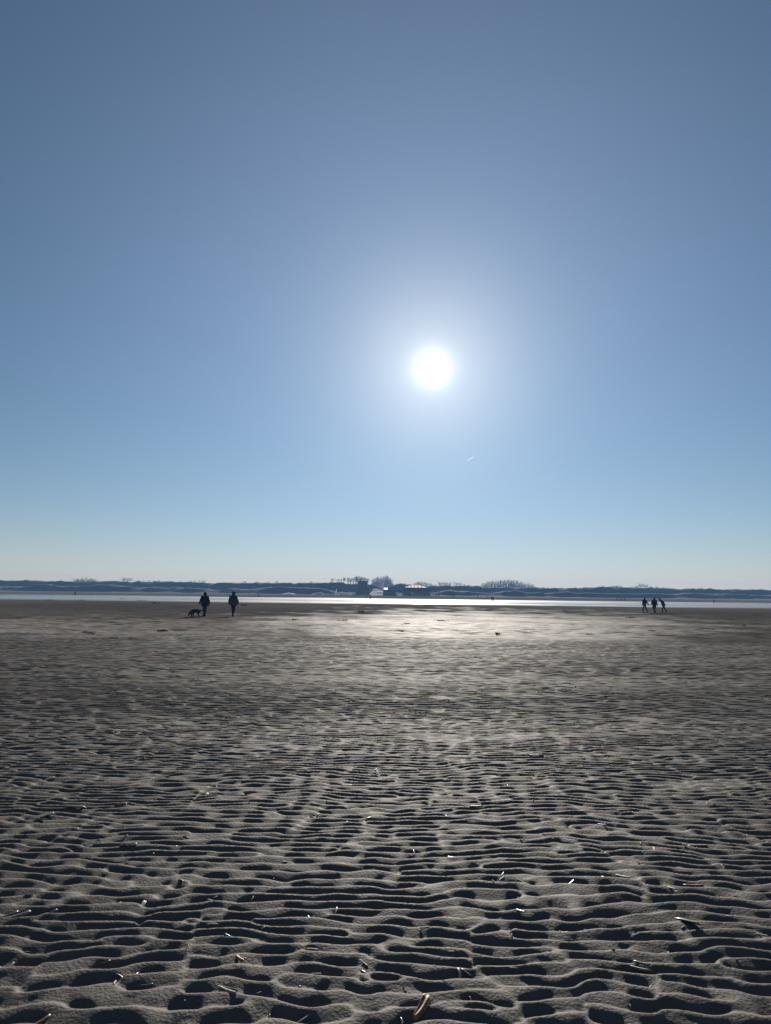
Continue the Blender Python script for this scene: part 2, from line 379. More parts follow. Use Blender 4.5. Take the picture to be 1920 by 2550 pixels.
# one sheet: fine near the camera, coarser with distance
def build_ground():
    ys = [1.5]
    while ys[-1] < 1030:
        y = ys[-1]
        if y < 14: s = 0.0066 + 0.00062 * y ** 1.15
        elif y < 29: s = 0.0195 + (y - 14) * 0.0009
        elif y < 60: s = 0.07 + (y - 29) * 0.009
        else: s = 0.35 * (y / 60) ** 2.0
        ys.append(y + min(s, 12))
    ys = np.array(ys)
    t = np.linspace(-0.70, 0.70, 571)
    t = np.concatenate([[-30, -8, -3, -1.6, -1.1, -0.85, -0.76], t, [0.76, 0.85, 1.1, 1.6, 3, 8, 30]])
    T, Y = np.meshgrid(t, ys); X = np.clip((Y + 1.6) * T, -1500, 1500)
    Z = height(X, Y)
    n, mcol = Y.shape
    idx = np.arange(n * mcol).reshape(n, mcol)
    F = np.stack([idx[:-1, :-1], idx[:-1, 1:], idx[1:, 1:], idx[1:, :-1]], -1).reshape(-1, 4)
    wet_shade = np.zeros_like(X); dry_glare = np.zeros_like(X)
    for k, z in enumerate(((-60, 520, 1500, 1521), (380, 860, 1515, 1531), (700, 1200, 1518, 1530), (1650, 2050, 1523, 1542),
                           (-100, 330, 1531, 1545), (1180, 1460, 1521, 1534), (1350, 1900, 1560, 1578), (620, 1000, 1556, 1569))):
        wet_shade = np.maximum(wet_shade, (0.62 if k in (0, 3) else 0.42) * zone(X, Y, *z, soft=0.5, seed=50 + k, jag=0.5))  # damp bands with the shade of camera-facing slopes painted into their colour
    dry_glare = np.maximum(dry_glare, 0.75 * zone(X, Y, -250, 900, 1540, 1591, soft=0.35, seed=60, jag=0.5))
    dry_glare = np.maximum(dry_glare, 0.85 * zone(X, Y, 620, 1700, 1534, 1592, soft=0.35, seed=61, jag=0.55))  # sun glare on the moist flat, painted as paler sand
    dry_glare = np.maximum(dry_glare, 0.5 * sstep(400, 560, Y))
    wet_shade = wet_shade * (1 - 0.6 * (dry_glare > 0.3))
    sheen = np.clip(0.36 - 0.26 * sstep(4, 13, Y) - 0.10 * sstep(24, 29, Y) + 0.13 * zone(X, Y, 800, 1680, 1534, 1592, soft=0.7, seed=61, jag=0.5)
                    + 0.8 * sstep(130, 170, Y) * (1 - sstep(262, 330, Y)), 0, 1)
    wet_shade = np.maximum(wet_shade, 0.25 * sstep(150, 172, Y) * (1 - sstep(255, 300, Y)))
    V = np.stack([X, Y, Z], -1).reshape(-1, 3)
    o = mesh_np('rippled_sand_ground', V, F, MT['sand'], smooth=True, attrs={'wet_shade': wet_shade, 'dry_glare': dry_glare, 'sheen': sheen})
    tag(o, kind='structure')
    print('GROUND', len(F) * 2, n)
    gx = np.linspace(-1500, 1500, 61); gy = np.array([-55, -25, -8, -2, 1.5])
    X, Y = np.meshgrid(gx, gy); idx = np.arange(X.size).reshape(X.shape)
    F = np.stack([idx[:-1, :-1], idx[:-1, 1:], idx[1:, 1:], idx[1:, :-1]], -1).reshape(-1, 4)
    z0 = np.zeros_like(X)
    o = mesh_np('sand_behind_camera', np.stack([X, Y, z0 - 0.012], -1).reshape(-1, 3), F, MT['sand'], attrs={'wet_shade': z0, 'dry_glare': z0, 'sheen': z0})
    tag(o, kind='structure')
build_ground()

m = MB(); m.add([(-1450, 140, -0.055), (1450, 140, -0.055), (1450, 290, -0.055), (-1450, 290, -0.055)], [(0, 1, 2, 3)])
tag(m.build('water', MT['water']), kind='structure')

# ------------------------------------------------------------------ dunes
SKY_L = [(-700,1438),(-300,1440),(-100,1441),(0,1443),(20,1445),(50,1447),(90,1445),(120,1446),(180,1446.5),(240,1447),(300,1447),(400,1447),(440,1446.5),(460,1446),(480,1447.5),(500,1449.5),(520,1451),(545,1449),
 (570,1451),(600,1450.5),(640,1449.5),(700,1449.5),(760,1449.5),(800,1450),(830,1449),(850,1447),(862,1452),(890,1454),(920,1454.5),(935,1456),(945,1459),(952,1462),(966,1462),(975,1458),(990,1454.5),(1000,1453),
 (1020,1455),(1060,1456),(1085,1458),(1120,1457.5),(1150,1459),(1180,1458.5),(1190,1457.5),(1230,1461),(1270,1462),(1350,1462),(1400,1463),(1440,1464),(1480,1463),(1520,1461.5),(1560,1463),(1640,1463),
 (1670,1465),(1720,1466),(1760,1465.5),(1790,1467),(1840,1468),(1890,1466.5),(1920,1467),(2050,1470),(2300,1472),(2700,1478)]
def skyline_h(Y):
    xs, zs = [], []
    for px, py in SKY_L:
        p = at(px, py, Y); xs.append(p.x); zs.append(p.z)
    return np.array(xs), np.array(zs)
RX, RZ = skyline_h(655)
FORE_L = [(-700,1461),(0,1461),(120,1459),(230,1460),(300,1460),(400,1461),(480,1467),(560,1469),(640,1467),(720,1462),(800,1466),(840,1475),(1000,1478),(1080,1478),(1120,1472),(1200,1474),(1350,1474),(1400,1476),
          (1500,1478),(1600,1478),(1700,1480),(1850,1480),(2000,1482),(2700,1490)]
FX, FZ = zip(*[(at(px, py, 600).x, at(px, py, 600).z) for px, py in FORE_L])
def dune_h(x, y):
    base = macro(x, y)
    hr = np.interp(x, RX, RZ) - 1.5; hf = np.interp(x, FX, FZ) - 1.5
    n1 = ffield(x, y, 71, 9, 9, rough=0.6); n2 = ffield(x, y, 72, 30, 22, rough=0.5)
    yr = 655 + 8 * ffield(x, y * 0, 73, 40, 1); yf = 600 + 7 * ffield(x, y * 0, 74, 25, 1)
    r = np.maximum(hr - 0.5, 0) * np.exp(-((y - yr) / np.where(y < yr, 17, 42)) ** 2) * (1 + 0.03 * n2)
    f = np.maximum(hf, 0) * np.exp(-((y - yf) / np.where(y < yf, 8, 20)) ** 2) * (1 + 0.12 * n1)
    k = np.maximum(r, f) + (0.22 * n1 + 0.42 * ffield(x, y, 77, 3.2, 3.0, rough=0.7)) * sstep(588, 610, y)
    return np.where(y < 575, -0.6, 0) + base + k * sstep(572, 584, y) * (1 - sstep(760, 800, y)) + 0.03
def build_dunes():
    gx = np.arange(-520, 521, 2.0); gy = np.concatenate([np.arange(570, 700, 2.2), np.arange(700, 820, 8)])
    X, Y = np.meshgrid(gx, gy); Z = dune_h(X, Y); idx = np.arange(X.size).reshape(X.shape)
    F = np.stack([idx[:-1, :-1], idx[:-1, 1:], idx[1:, 1:], idx[1:, :-1]], -1).reshape(-1, 4)
    o = mesh_np('dune_hills', np.stack([X, Y, Z], -1).reshape(-1, 3), F, MT['dune'], smooth=True)
    tag(o, kind='structure')
def dune_material():
    m = bpy.data.materials.new('dune_heath'); m.use_nodes = True; t = m.node_tree; b = t.nodes['Principled BSDF']
    b.inputs['Roughness'].default_value = 1.0; b.inputs['Specular IOR Level'].default_value = 0.05
    tc = N(t, 'ShaderNodeTexCoord'); mp = N(t, 'ShaderNodeMapping'); mp.inputs['Scale'].default_value = (0.06, 0.12, 0.8)
    n = N(t, 'ShaderNodeTexNoise'); n.inputs['Scale'].default_value = 1.0; n.inputs['Detail'].default_value = 7; n.inputs['Roughness'].default_value = 0.65
    t.links.new(tc.outputs['Object'], mp.inputs[0]); t.links.new(mp.outputs[0], n.inputs['Vector'])
    r = N(t, 'ShaderNodeValToRGB'); e = r.color_ramp.elements
    e[0].position = 0.45; e[0].color = (0.022, 0.024, 0.018, 1); e[1].position = 0.72; e[1].color = (0.055, 0.05, 0.038, 1)
    k = e.new(0.58); k.color = (0.03, 0.03, 0.022, 1)
    t.links.new(n.outputs['Fac'], r.inputs[0]); t.links.new(r.outputs[0], b.inputs['Base Color'])
    return m
MT['dune'] = dune_material()
build_dunes()

def tufts(name, mat_, pts, blades, hgt, spread, seed, wid=0.05):
    """many thin leaf faces round the given points, one mesh"""
    r = np.random.RandomState(seed); P = np.repeat(np.array(pts), blades, axis=0); n = len(P)
    P = P + np.stack([r.normal(0, spread, n), r.normal(0, spread, n), np.zeros(n)], -1)
    h = hgt * (0.5 + 0.8 * r.rand(n)); a = r.rand(n) * 6.283; lx = r.normal(0, 0.35, n) * h; ly = r.normal(0, 0.35, n) * h
    wx = np.cos(a) * wid; wy = np.sin(a) * wid; z = np.zeros(n)
    v0 = P + np.stack([-wx, -wy, z], -1); v1 = P + np.stack([wx, wy, z], -1)
    v2 = P + np.stack([lx + wx * .4, ly + wy * .4, h], -1)
    V = np.stack([v0, v1, v2], 1).reshape(-1, 3); F = np.arange(3 * n).reshape(-1, 3)
    return mesh_np(name, V, F, mat_)
def scrub_clumps(name, mat_, pts, rads, leaves, seed, size=0.35):
    r = np.random.RandomState(seed); P = np.repeat(np.array(pts), leaves, axis=0); R = np.repeat(np.array(rads), leaves); n = len(P)
    d = r.normal(0, 1, (n, 3)); d /= np.linalg.norm(d, axis=1)[:, None]
    c = P + d * (R * r.rand(n) ** 0.4)[:, None] * np.array([1.4, 1.2, 0.75])
    A = r.normal(0, 1, (n, 3)); B = r.normal(0, 1, (n, 3)); A /= np.linalg.norm(A, axis=1)[:, None]; B /= np.linalg.norm(B, axis=1)[:, None]
    V = np.stack([c, c + A * size, c + B * size], 1).reshape(-1, 3); F = np.arange(3 * n).reshape(-1, 3)
    return mesh_np(name, V, F, mat_)
def scatter_dunes():
    r = np.random.RandomState(5)
    x = r.uniform(-470, 470, 2300); y = 655 + r.normal(-8, 17, 2300); z = dune_h(x, y)
    dens = ffield(x, y, 75, 14, 12); keep = dens > -0.7
    x, y, z = x[keep], y[keep], z[keep]
    rad = 0.4 + 1.15 * r.rand(len(x)) ** 2
    o = scrub_clumps('dune_scrub', MT['scrub'], np.stack([x, y, z + 0.1], -1), rad, 36, 6)
    tag(o, label='dark leafless scrub covering the dune ridge behind the beach', cat='shrubs', kind='stuff')
    x = r.uniform(-470, 470, 5200); y = 600 + r.normal(0, 7, 5200); z = dune_h(x, y)
    keep = (ffield(x, y, 76, 9, 7) > np.where(x < -90, -0.5, 0.55)) & (z > 2.4); x, y, z = x[keep], y[keep], z[keep]
    o = tufts('marram_grass', MT['grass'], np.stack([x, y, z], -1), 12, 0.6, 0.6, 7, 0.05)
    tag(o, label='pale marram grass tufts along the crest of the low front dunes', cat='grass', kind='stuff')
scatter_dunes()

# small sand heaps at the dune foot
for px, py, w, hh, lab in ((720, 1476, 5.5, 1.1, 'low pale sand heap at the dune foot, farther left of the two'),
                           (795, 1476.5, 6.0, 1.5, 'pale sand heap at the dune foot beside the beached boats')):
    p = at(px, py, 560); gx = np.linspace(-1, 1, 25)
    X, Y = np.meshgrid(gx, gx); R2 = np.sqrt(X**2 + Y**2)
    Z = hh * np.maximum(0, 1 - R2 ** 1.6) * (1 + 0.12 * ffield(X, Y, int(px), 0.3, 0.3)) - 0.05
    idx = np.arange(X.size).reshape(X.shape); F = np.stack([idx[:-1, :-1], idx[:-1, 1:], idx[1:, 1:], idx[1:, :-1]], -1).reshape(-1, 4)
    o = mesh_np('sand_heap', np.stack([X * w, Y * w, Z], -1).reshape(-1, 3), F, MT['pale_sand'], smooth=True)
    o.location = (p.x, 560, height1(p.x, 560)); tag(o, label=lab, cat='sand heap', group='sand heaps at the dune foot')

# ------------------------------------------------------------------ bare trees
def tree_meshes(kind, seed):
    """trunk and crown meshes of a leafless tree, 1 unit tall"""
    r = random.Random(seed); tr = MB(); cr = MB()
    lean = r.uniform(-.03, .03)
    top = 0.75 if kind == 'poplar' else 0.42
    tr.tube([(0, 0, 0), (lean * .5, 0, top * .5), (lean, 0, top)], [0.028, 0.02, 0.010], 5)
    def branch(p, d, ln, rad, lvl):
        q1 = p + d * ln * .55 + Vector((r.uniform(-.06, .06), r.uniform(-.06, .06), 0)) * ln
        q = q1 + (d + Vector((0, 0, .35))).normalized() * ln * .5
        cr.tube([p, q1, q], [max(rad, .004), max(rad * .7, .0030), max(rad * .3, .0018)], 3, False)
        if lvl == 0: return
        for k in range(5 if lvl > 1 else 6):
            s = r.uniform(.25, 1.0); b = p.lerp(q1, s / .6) if s < .6 else q1.lerp(q, (s - .6) / .4)
            nd = (d + Vector((r.uniform(-1, 1), r.uniform(-1, 1), r.uniform(-.1, .7))) * (0.38 if kind == 'poplar' else .8)).normalized()
            branch(b, nd, ln * r.uniform(.4, .65), rad * .5, lvl - 1)
    nb = 12 if kind == 'poplar' else 10
    for k in range(nb):
        a = k * 2.4 + r.uniform(-.3, .3); f = k / (nb - 1)
        z = (0.12 + f * .62) if kind == 'poplar' else (0.16 + f * .26)
        if kind == 'poplar': d = Vector((math.cos(a) * .38, math.sin(a) * .38, 1)).normalized(); ln = 0.34 * (1.1 - .5 * f)
        else:
            el = 0.35 + f * 1.2; d = Vector((math.cos(a), math.sin(a), el)).normalized(); ln = 0.36
        branch(Vector((lean * z / top, 0, z)), d, ln, 0.008, 2)
    return tr, cr
TREES = {}
for kind in ('poplar', 'round'):
    for s in range(3):
        a, b = tree_meshes(kind, 40 + s * 7)
        TREES[(kind, s)] = (a.v, a.f, b.v, b.f)
TM = {}
def place_tree(px, top, kind, Y, label, group, wscale=1.0, base_z=None):
    s = rnd.randrange(3)
    if (kind, s) not in TM:
        v1, f1, v2, f2 = TREES[(kind, s)]
        m1 = bpy.data.meshes.new('trunk'); m1.from_pydata(v1, [], f1); m1.materials.append(MT['bark'])
        m2 = bpy.data.meshes.new('crown'); m2.from_pydata(v2, [], f2); m2.materials.append(MT['twig'])
        TM[(kind, s)] = (m1, m2)
    if base_z is None: Y = 668 + (Y - 705) * .4
    p = at(px, top, Y); z0 = float((dune_h if base_z is None else height)(np.array([p.x]), np.array([float(Y)]))[0]) - .1
    wscale *= 1.35 if base_z is None else 1.0
    H = p.z - z0
    r = empty('bare_tree', (p.x, Y, z0), rnd.uniform(0, 6.28), label=label, cat='tree', group=group)
    sc = H / 0.98; r.scale = (sc * wscale, sc * wscale, sc)
    for nm, me in zip(('trunk', 'crown'), TM[(kind, s)]):
        o = bpy.data.objects.new(nm, me); COL.objects.link(o); o.parent = r
left = [(190,1437.5,'the leftmost of the cluster'),(201,1438,'second from the left in its cluster'),(212,1437,'in the middle of its cluster'),(222,1438,'second from the right in its cluster'),(234,1438,'the widest one of its cluster')]
for px, t_, s_ in left: place_tree(px, t_, 'round', 705 + rnd.uniform(-8, 8), 'small bare tree on the left skyline, ' + s_, 'bare trees on the left dune skyline', 1.15)
place_tree(309, 1437, 'round', 705, 'broad bare tree on the left dune skyline, left one of a pair', 'bare trees on the left dune skyline', 1.4)
place_tree(325, 1437, 'round', 705, 'bare rounded tree on the left dune skyline, right one of a pair', 'bare trees on the left dune skyline', 1.3)
for px in (345, 358, 371, 384, 396, 476, 485, 496, 504, 510, 610, 690, 775, 100, 130, 150):
    place_tree(px, 1443.5 if px < 450 else 1444.5 + (px > 550), 'round', 705 + rnd.uniform(-8, 8), 'thin bare treetop barely rising above the left dune ridge', 'thin treetops on the left dune ridge', 1.0)
for px, t_, kd, w_, s_ in ((828,1439,'round',1.35,'broad crown at the left end of the row'),(842,1440,'round',1.15,'second from the left end of the row'),(850,1442,'poplar',1,'smallest of the row'),(857,1438,'poplar',1.25,'narrow dense one standing apart in the row'),
        (867,1439,'poplar',1.1,'first to the left of the grey tower building'),(873,1440,'poplar',1,'second to the left of the tower building'),(880,1439,'poplar',1,'close left of the tower building'),(886,1436,'poplar',1.1,'tall, above the left tower edge'),
        (891,1435,'poplar',1.1,'tallest of the row, above the tower roof'),(897,1436,'poplar',1.1,'above the middle of the tower roof'),(903,1438,'poplar',1.1,'above the right half of the tower roof'),(908,1438,'poplar',1.1,'above the right edge of the tower roof'),(916,1440,'poplar',1.2,'just right of the tower roof')):
    place_tree(px, t_, kd, 705 + rnd.uniform(-5, 5), 'bare tree behind the tower, ' + s_, 'row of bare trees behind the tower building', w_)
for i, px in enumerate(np.arange(928, 977, 4.6)):
    t_ = np.interp(px, (928, 937, 949, 962, 969, 977), (1443, 1439, 1438, 1436, 1437, 1443)) + rnd.uniform(-1.5, 2.5)
    place_tree(px, t_, 'poplar', 900 + rnd.uniform(-20, 30), 'tall bare poplar in the hazy dense stand right of the tower building', 'hazy poplar stand right of the tower', 0.8, 3.0)
for i, px in enumerate(np.arange(978, 1003, 4.0)):
    place_tree(px, 1449.5 + i * .6, 'round', 900, 'low hazy round bare tree between the poplar stand and the dark dune', 'low hazy trees right of the poplar stand', 1.5, 3.0)
for px, t_, w_, s_ in ((1033,1450,1.2,'lowest, above the left part of the roof'),(1040,1447.5,1.2,'left of the tallest'),(1046,1446,1.1,'tallest above the roof'),(1054,1447,1.2,'right of the tallest'),(1063,1450,1.1,'small, right of the roof peak'),(1072,1450.5,1.2,'small, above the right roof tip')):
    place_tree(px, t_, 'round', 705, 'bare tree behind the arched pavilion, ' + s_, 'bare trees behind the arched pavilion', w_)
for px, t_, w_, s_ in ((1097,1447,1.5,'the broadest and leftmost'),(1108,1448,1.1,'close right of the broadest'),(1119,1449,1.4,'third from the left'),(1135,1448,1.3,'fourth, standing apart'),(1146,1450,1.2,'fifth from the left'),(1156,1453,1.1,'low, second from the right end'),(1166,1455,1.1,'lowest, at the right end')):
    place_tree(px, t_, 'round', 705, 'bare tree on the ridge right of the pavilion, ' + s_, 'bare trees on the ridge right of the pavilion', w_)
for i, px in enumerate(np.arange(1198, 1332, 5.6)):
    t_ = np.interp(px, (1198, 1212, 1225, 1240, 1262, 1285, 1300, 1318, 1332), (1456, 1451, 1449, 1447, 1445.5, 1447, 1450, 1454, 1458)) + rnd.uniform(-2.0, 2.4)
    place_tree(px, t_, 'poplar', 880 + rnd.uniform(-20, 30), 'bare poplar in the wide hazy stand behind the dunes right of centre', 'wide hazy poplar stand right of centre', 0.9, 3.0)
for px, t_, w_, s_ in ((1530,1457,1.5,'wide low crown at the left'),(1541,1456,1.5,'wide low crown next to the leftmost'),(1572,1459,1.5,'low, in the middle of the group'),(1584,1458,1.3,'low, close left of the tallest'),(1595,1450.5,1.3,'the tallest of the right side'),(1608,1452.5,1.1,'second tallest, right beside the tallest'),(1622,1458.5,1.3,'low, right of the two tallest'),(1636,1459.5,1.3,'lowest, at the right end')):
    place_tree(px, t_, 'round', 705, 'bare tree above the right dune ridge, ' + s_, 'bare trees above the right dune ridge', w_)

# ------------------------------------------------------------------ buildings and beach gear, 500 m off
def BX(lo, hi, name, mat_, par):
    b = MB(); b.box(lo, hi); o = b.build(name, mat_, par)
    if name == 'window':
        (x0, y0, z0), (x1, y1, z1) = lo, hi; f = MB(); e = .09; ya = y0 - .03
        f.box((x0 - e, ya, z0 - e), (x1 + e, y1 - .004, z0)); f.box((x0 - e, ya, z1), (x1 + e, y1 - .004, z1 + e)); f.box((x0 - e, ya, z0 + .001), (x0, y1 - .004, z1 - .001)); f.box((x1, ya, z0 + .001), (x1 + e, y1 - .004, z1 - .001))
        f.build('frame', MT['dark_wood'], o)
    return o
BY = 530; U = BY / FPX                      # metres per photograph pixel there
p = at(903.5, 1480, BY); gz = height1(p.x, BY)
tw = empty('tower_building', (p.x, BY, gz), label='tall windowless grey lookout building on a wider lower storey behind the beach', cat='building')
ztop = at(903.5, 1447, BY).z - gz; zm = at(903.5, 1463, BY).z - gz
BX((-5.0, -3.5, -0.4), (5.0, 3.5, zm), 'lower_storey', MT['grey_wood'], tw)
u = MB(); v = [(-3.3,-2.6,zm+.003),(3.0,-2.6,zm+.003),(3.0,2.6,zm+.003),(-3.3,2.6,zm+.003),(-3.55,-2.8,ztop-.25),(3.3,-2.8,ztop-.25),(3.3,2.8,ztop-.25),(-3.55,2.8,ztop-.25)]
u.add(v, [(0,3,2,1),(4,5,6,7),(0,1,5,4),(1,2,6,5),(2,3,7,6),(3,0,4,7)]); u.build('upper_storey', MT['grey_wood'], tw)
BX((-3.7, -2.95, ztop - .247), (3.45, 2.95, ztop), 'roof_slab', MT['dark_wood'], tw)
BX((-5.15, -3.65, zm - .18), (5.15, -3.503, zm + .02), 'eaves_board', MT['dark_wood'], tw)
for k in range(4):
    BX((-4.2 + k * 2.2, -3.56, 1.0), (-3.0 + k * 2.2, -3.503, 2.3), 'window', MT['glass'], tw)
BX((3.3, -4.6, 0.0), (3.42, -3.6, zm), 'post', MT['dark_wood'], tw)

# pale wind shelter
p = at(961, 1470, 545); gz = height1(p.x, 545)
t_ = empty('canvas_shelter', (p.x, 545, gz), label='bright white canvas shelter above the dark beach cabin', cat='tent')
z1 = at(961, 1463.5, 545).z - gz
sh = MB(); sh.add([(-1.6,-.5,2.6),(1.4,-.5,2.6),(1.4,-.3,z1),(-1.6,-.3,z1)],[(0,1,2,3)]); sh.build('canvas', MT['canvas'], t_)
for xx in (-1.6, 1.4):
    q = MB(); q.tube([(xx, -.25, -.2), (xx, -.25, z1 + .1)], .05, 6); q.build('pole', MT['metal'], t_)
# pale sand path up through the gap
gx = np.linspace(-1, 1, 21); gy = np.linspace(0, 1, 13); X, Y = np.meshgrid(gx, gy)
a = at(943, 1479, 550); Xw = a.x + X * (7.5 - 3.0 * Y); Yw = 550 + Y * 26
Z = 1.35 + Y ** 1.1 * (at(943, 1465.5, 576).z - 1.35) + .12 * ffield(Xw, Yw, 91, 2, 3) - 0.5 * np.abs(X) ** 3
idx = np.arange(X.size).reshape(X.shape); F = np.stack([idx[:-1, :-1], idx[:-1, 1:], idx[1:, 1:], idx[1:, :-1]], -1).reshape(-1, 4)
tag(mesh_np('sand_path', np.stack([Xw, Yw, Z], -1).reshape(-1, 3), F, MT['pale_sand'], smooth=True), kind='structure')

# dark beach cabin
CY = 500
p = at(970, 1482, CY); gz = height1(p.x, CY)
cb = empty('beach_cabin', (p.x, CY, gz), label='long low dark beach cabin with flat roof right of the tower building', cat='cabin')
zt = at(970, 1468.5, CY).z - gz
BX((-4.3, -2, 0.35), (4.2, 2, zt - .2), 'wall', MT['dark_wood'], cb)
BX((-4.7, -2.5, zt - .197), (4.6, 2.4, zt - .05), 'roof', MT['metal'], cb)
BX((-4.8, -3.4, 0.0), (4.8, 2.6, .347), 'deck', MT['grey_wood'], cb)
for k in range(5): BX((-3.9 + k * 1.6, -2.06, 1.1), (-2.6 + k * 1.6, -2.003, 2.1), 'window', MT['glass'], cb)
for k in range(5):
    q = MB(); q.tube([(-4.4 + k * 2.2, -2.42, .35), (-4.4 + k * 2.2, -2.42, zt - .2)], .06, 6); q.build('post', MT['dark_wood'], cb)

# arched pavilion
PY = 510
p = at(1035, 1480, PY); gz = height1(p.x, PY)
pv = empty('beach_pavilion', (p.x, PY, gz), label='beach pavilion with low arched roof and glowing white gable panels', cat='building')
Up = PY / FPX
def zz(py): return at(1035, py, PY).z - gz
BX((-8.6, -2.5, 0.6), (9.6, 6, zz(1464.3) - .1), 'wall', MT['dark_wood'], pv)
BX((-9.3, -5.5, 0.25), (10.5, 6.2, .597), 'terrace_deck', MT['grey_wood'], pv)
def arch(x):                                # top of the gable in metres, x from the centre
    k = (x + 7.6) / 15.2
    return zz(1462.6) + (zz(1456.6) - zz(1462.6)) * math.sin(math.pi * min(max(k, 0), 1)) ** 0.8
z0 = zz(1463.4)
edges_ = [-7.3, -5.4, -3.4, -1.0, 1.4, 3.9, 7.4]
for k in range(6):
    xa, xb = edges_[k] + .22, edges_[k + 1] - .22
    pn = MB(); xs = [xa + (xb - xa) * i / 5 for i in range(6)]
    v = [(x, -3.0, z0) for x in xs] + [(x, -3.0, max(arch(x) - .18, z0 + .03)) for x in xs] + [(x, -2.94, z0) for x in xs] + [(x, -2.94, max(arch(x) - .18, z0 + .03)) for x in xs]
    f = []
    for i in range(5): f += [(i, i+1, i+7, i+6), (i+12, i+18, i+19, i+13), (i+6, i+7, i+19, i+18), (i, i+12, i+13, i+1)]
    f += [(0, 6, 18, 12), (5, 17, 23, 11)]
    pn.add(v, f); pn.build('gable_panel', MT['canvas'], pv)
for k in range(1, 6):
    x = edges_[k]; BX((x - .2, -3.05, z0), (x + .2, -2.9, arch(x) - .1), 'rib', MT['red_rim'], pv)
rf = MB(); rr = []
for i in range(17):
    x = -7.9 + 15.8 * i / 16; zt_ = arch(x)
    rr.append([(x, -3.3, zt_), (x, -3.3, zt_ + .14), (x, -2.5, zt_ + .16), (x, -2.5, zt_ + .02)])
rf.rings([[Vector(q) for q in r] for r in rr]); rf.build('roof_arch', MT['red_rim'], pv)
BX((-8.2, -3.2, z0 - .28), (8.3, -2.6, z0 - .003), 'eaves_beam', MT['red_rim'], pv)
for k in range(8): BX((-7.9 + k * 2.15, -2.57, 1.0), (-6.2 + k * 2.15, -2.503, 2.6), 'window', MT['glass'], pv)
for k in range(9):
    q = MB(); q.tube([(-9.1 + k * 2.4, -5.4, .6), (-9.1 + k * 2.4, -5.4, 1.6)], .05, 5); q.build('railing_post', MT['grey_wood'], pv)
BX((-9.2, -5.45, 1.603), (10.3, -5.35, 1.68), 'railing', MT['grey_wood'], pv)

# pergola right of pavilion
p = at(1080, 1481, 500); gz = height1(p.x, 500)
pg = empty('pergola', (p.x, 500, gz), label='open timber pergola frame at the right end of the arched pavilion', cat='pergola')
zt = at(1080, 1467, 500).z - gz
for x in (-3.6, -1.8, 0, 1.8, 3.6):
    for y in (0, 2.6): BX((x - .09, y - .09, -.2), (x + .09, y + .09, zt - .15), 'post', MT['grey_wood'], pg)
for y in (0, 2.6): BX((-3.9, y - .1, zt - .147), (3.9, y + .1, zt), 'beam', MT['grey_wood'], pg)
BX((-3.9, -.12, zt * .55), (3.9, -.093, zt * .55 + .15), 'rail', MT['grey_wood'], pg)

# jeep with roof rack before the pavilion
p = at(1028, 1482.5, 485); gz = height1(p.x, 485)
cr = empty('parked_car', (p.x, 485, gz), label='dark off-road car with a loaded roof rack parked before the pavilion', cat='car')
b = MB(); prof = [(-2.0,.45),(2.0,.45),(2.05,.95),(1.2,1.1),(.75,1.75),(-1.7,1.8),(-2.05,1.0)]
b.rings([[Vector((x, y, z)) for x, z in prof] for y in (-.85, .85)]); b.build('body', MT['car_paint'], cr)
b = MB(); b.box((-1.45, -.875, 1.15), (.6, -.853, 1.62)); b.build('side_window', MT['glass'], cr)
for x in (-1.25, 1.3):
    for y in (-.9, .66):
        b = MB(); b.tube([(x, y, .38), (x, y + .24, .38)], .38, 12); wh = b.build('wheel', MT['tyre'], cr); b = MB(); b.tube([(x, y - .01, .38), (x, y + .25, .38)], .2, 10); b.build('rim', MT['metal'], wh)
BX((-1.5, -.7, 1.86), (.6, .7, 1.94), 'roof_rack', MT['metal'], cr)
BX((-1.0, -.5, 1.943), (.2, .5, 2.25), 'roof_box', MT['white_plastic'], cr)

# low pale barrier along the foot of the buildings: crates and boards, each its own
for i, px in enumerate((903, 912, 919, 927, 936, 942, 950, 990, 1003, 1012)):
    p = at(px, 1481, 490); gz = height1(p.x, 490)
    o = empty('beach_bench', (p.x, 490, gz), label='pale low bench in the row on the sand before the beach buildings', cat='bench', group='pale benches before the beach buildings')
    BX((-.8, -.22, .42), (.8, .22, .5), 'seat', MT['white_plastic'], o)
    for x in (-.65, .65): BX((x - .06, -.18, 0), (x + .06, .18, .417), 'leg', MT['grey_wood'], o)

# boats drawn up left of the tower
def boat(px, py, Y, ln, rz, label, mast=None):
    p = at(px, py, Y); gz = height1(p.x, Y)
    o = empty('beached_boat', (p.x, Y, gz + .05), rz, label=label, cat='boat', group='boats drawn up on the beach')
    for s in (-1, 1):
        h = MB(); rings = []
        for i in range(9):
            t = i / 8; x = (t - .5) * ln; w = .28 * math.sin(math.pi * min(1, .25 + t * .75)) ** .6 + .02; z0_ = .35 * max(0, (t - .7) / .3) ** 2 + (.0 if t < .7 else 0)
            rings.append([Vector((x, s * 1.1 + w * math.cos(a), .35 + z0_ * .6 + .33 * math.sin(a))) for a in [k * math.pi / 4 for k in range(8)]])
        h.rings(rings); h.build('hull', MT['white_plastic'], o, True)
    for x in (-.3, .25): 
        h = MB(); h.tube([(x * ln, -1.1, .75), (x * ln, 1.1, .75)], .06, 6); h.build('crossbeam', MT['metal'], o)
    h = MB(); h.box((-.3 * ln, -.95, .70), (.25 * ln, .95, .73)); h.build('trampoline', MT['black_cloth'], o)
    if mast:
        h = MB(); h.tube([(.1 * ln, 0, .75), (.1 * ln + mast[1], 0, mast[0])], [.07, .05], 6); h.build('mast', MT['metal'], o)
boat(813, 1476.5, 520, 5.0, 0.5, 'white catamaran hulls on the sand, leftmost of the beached boats')
boat(825, 1476.5, 505, 3.8, -0.5, 'small white catamaran close right of the leftmost boat')
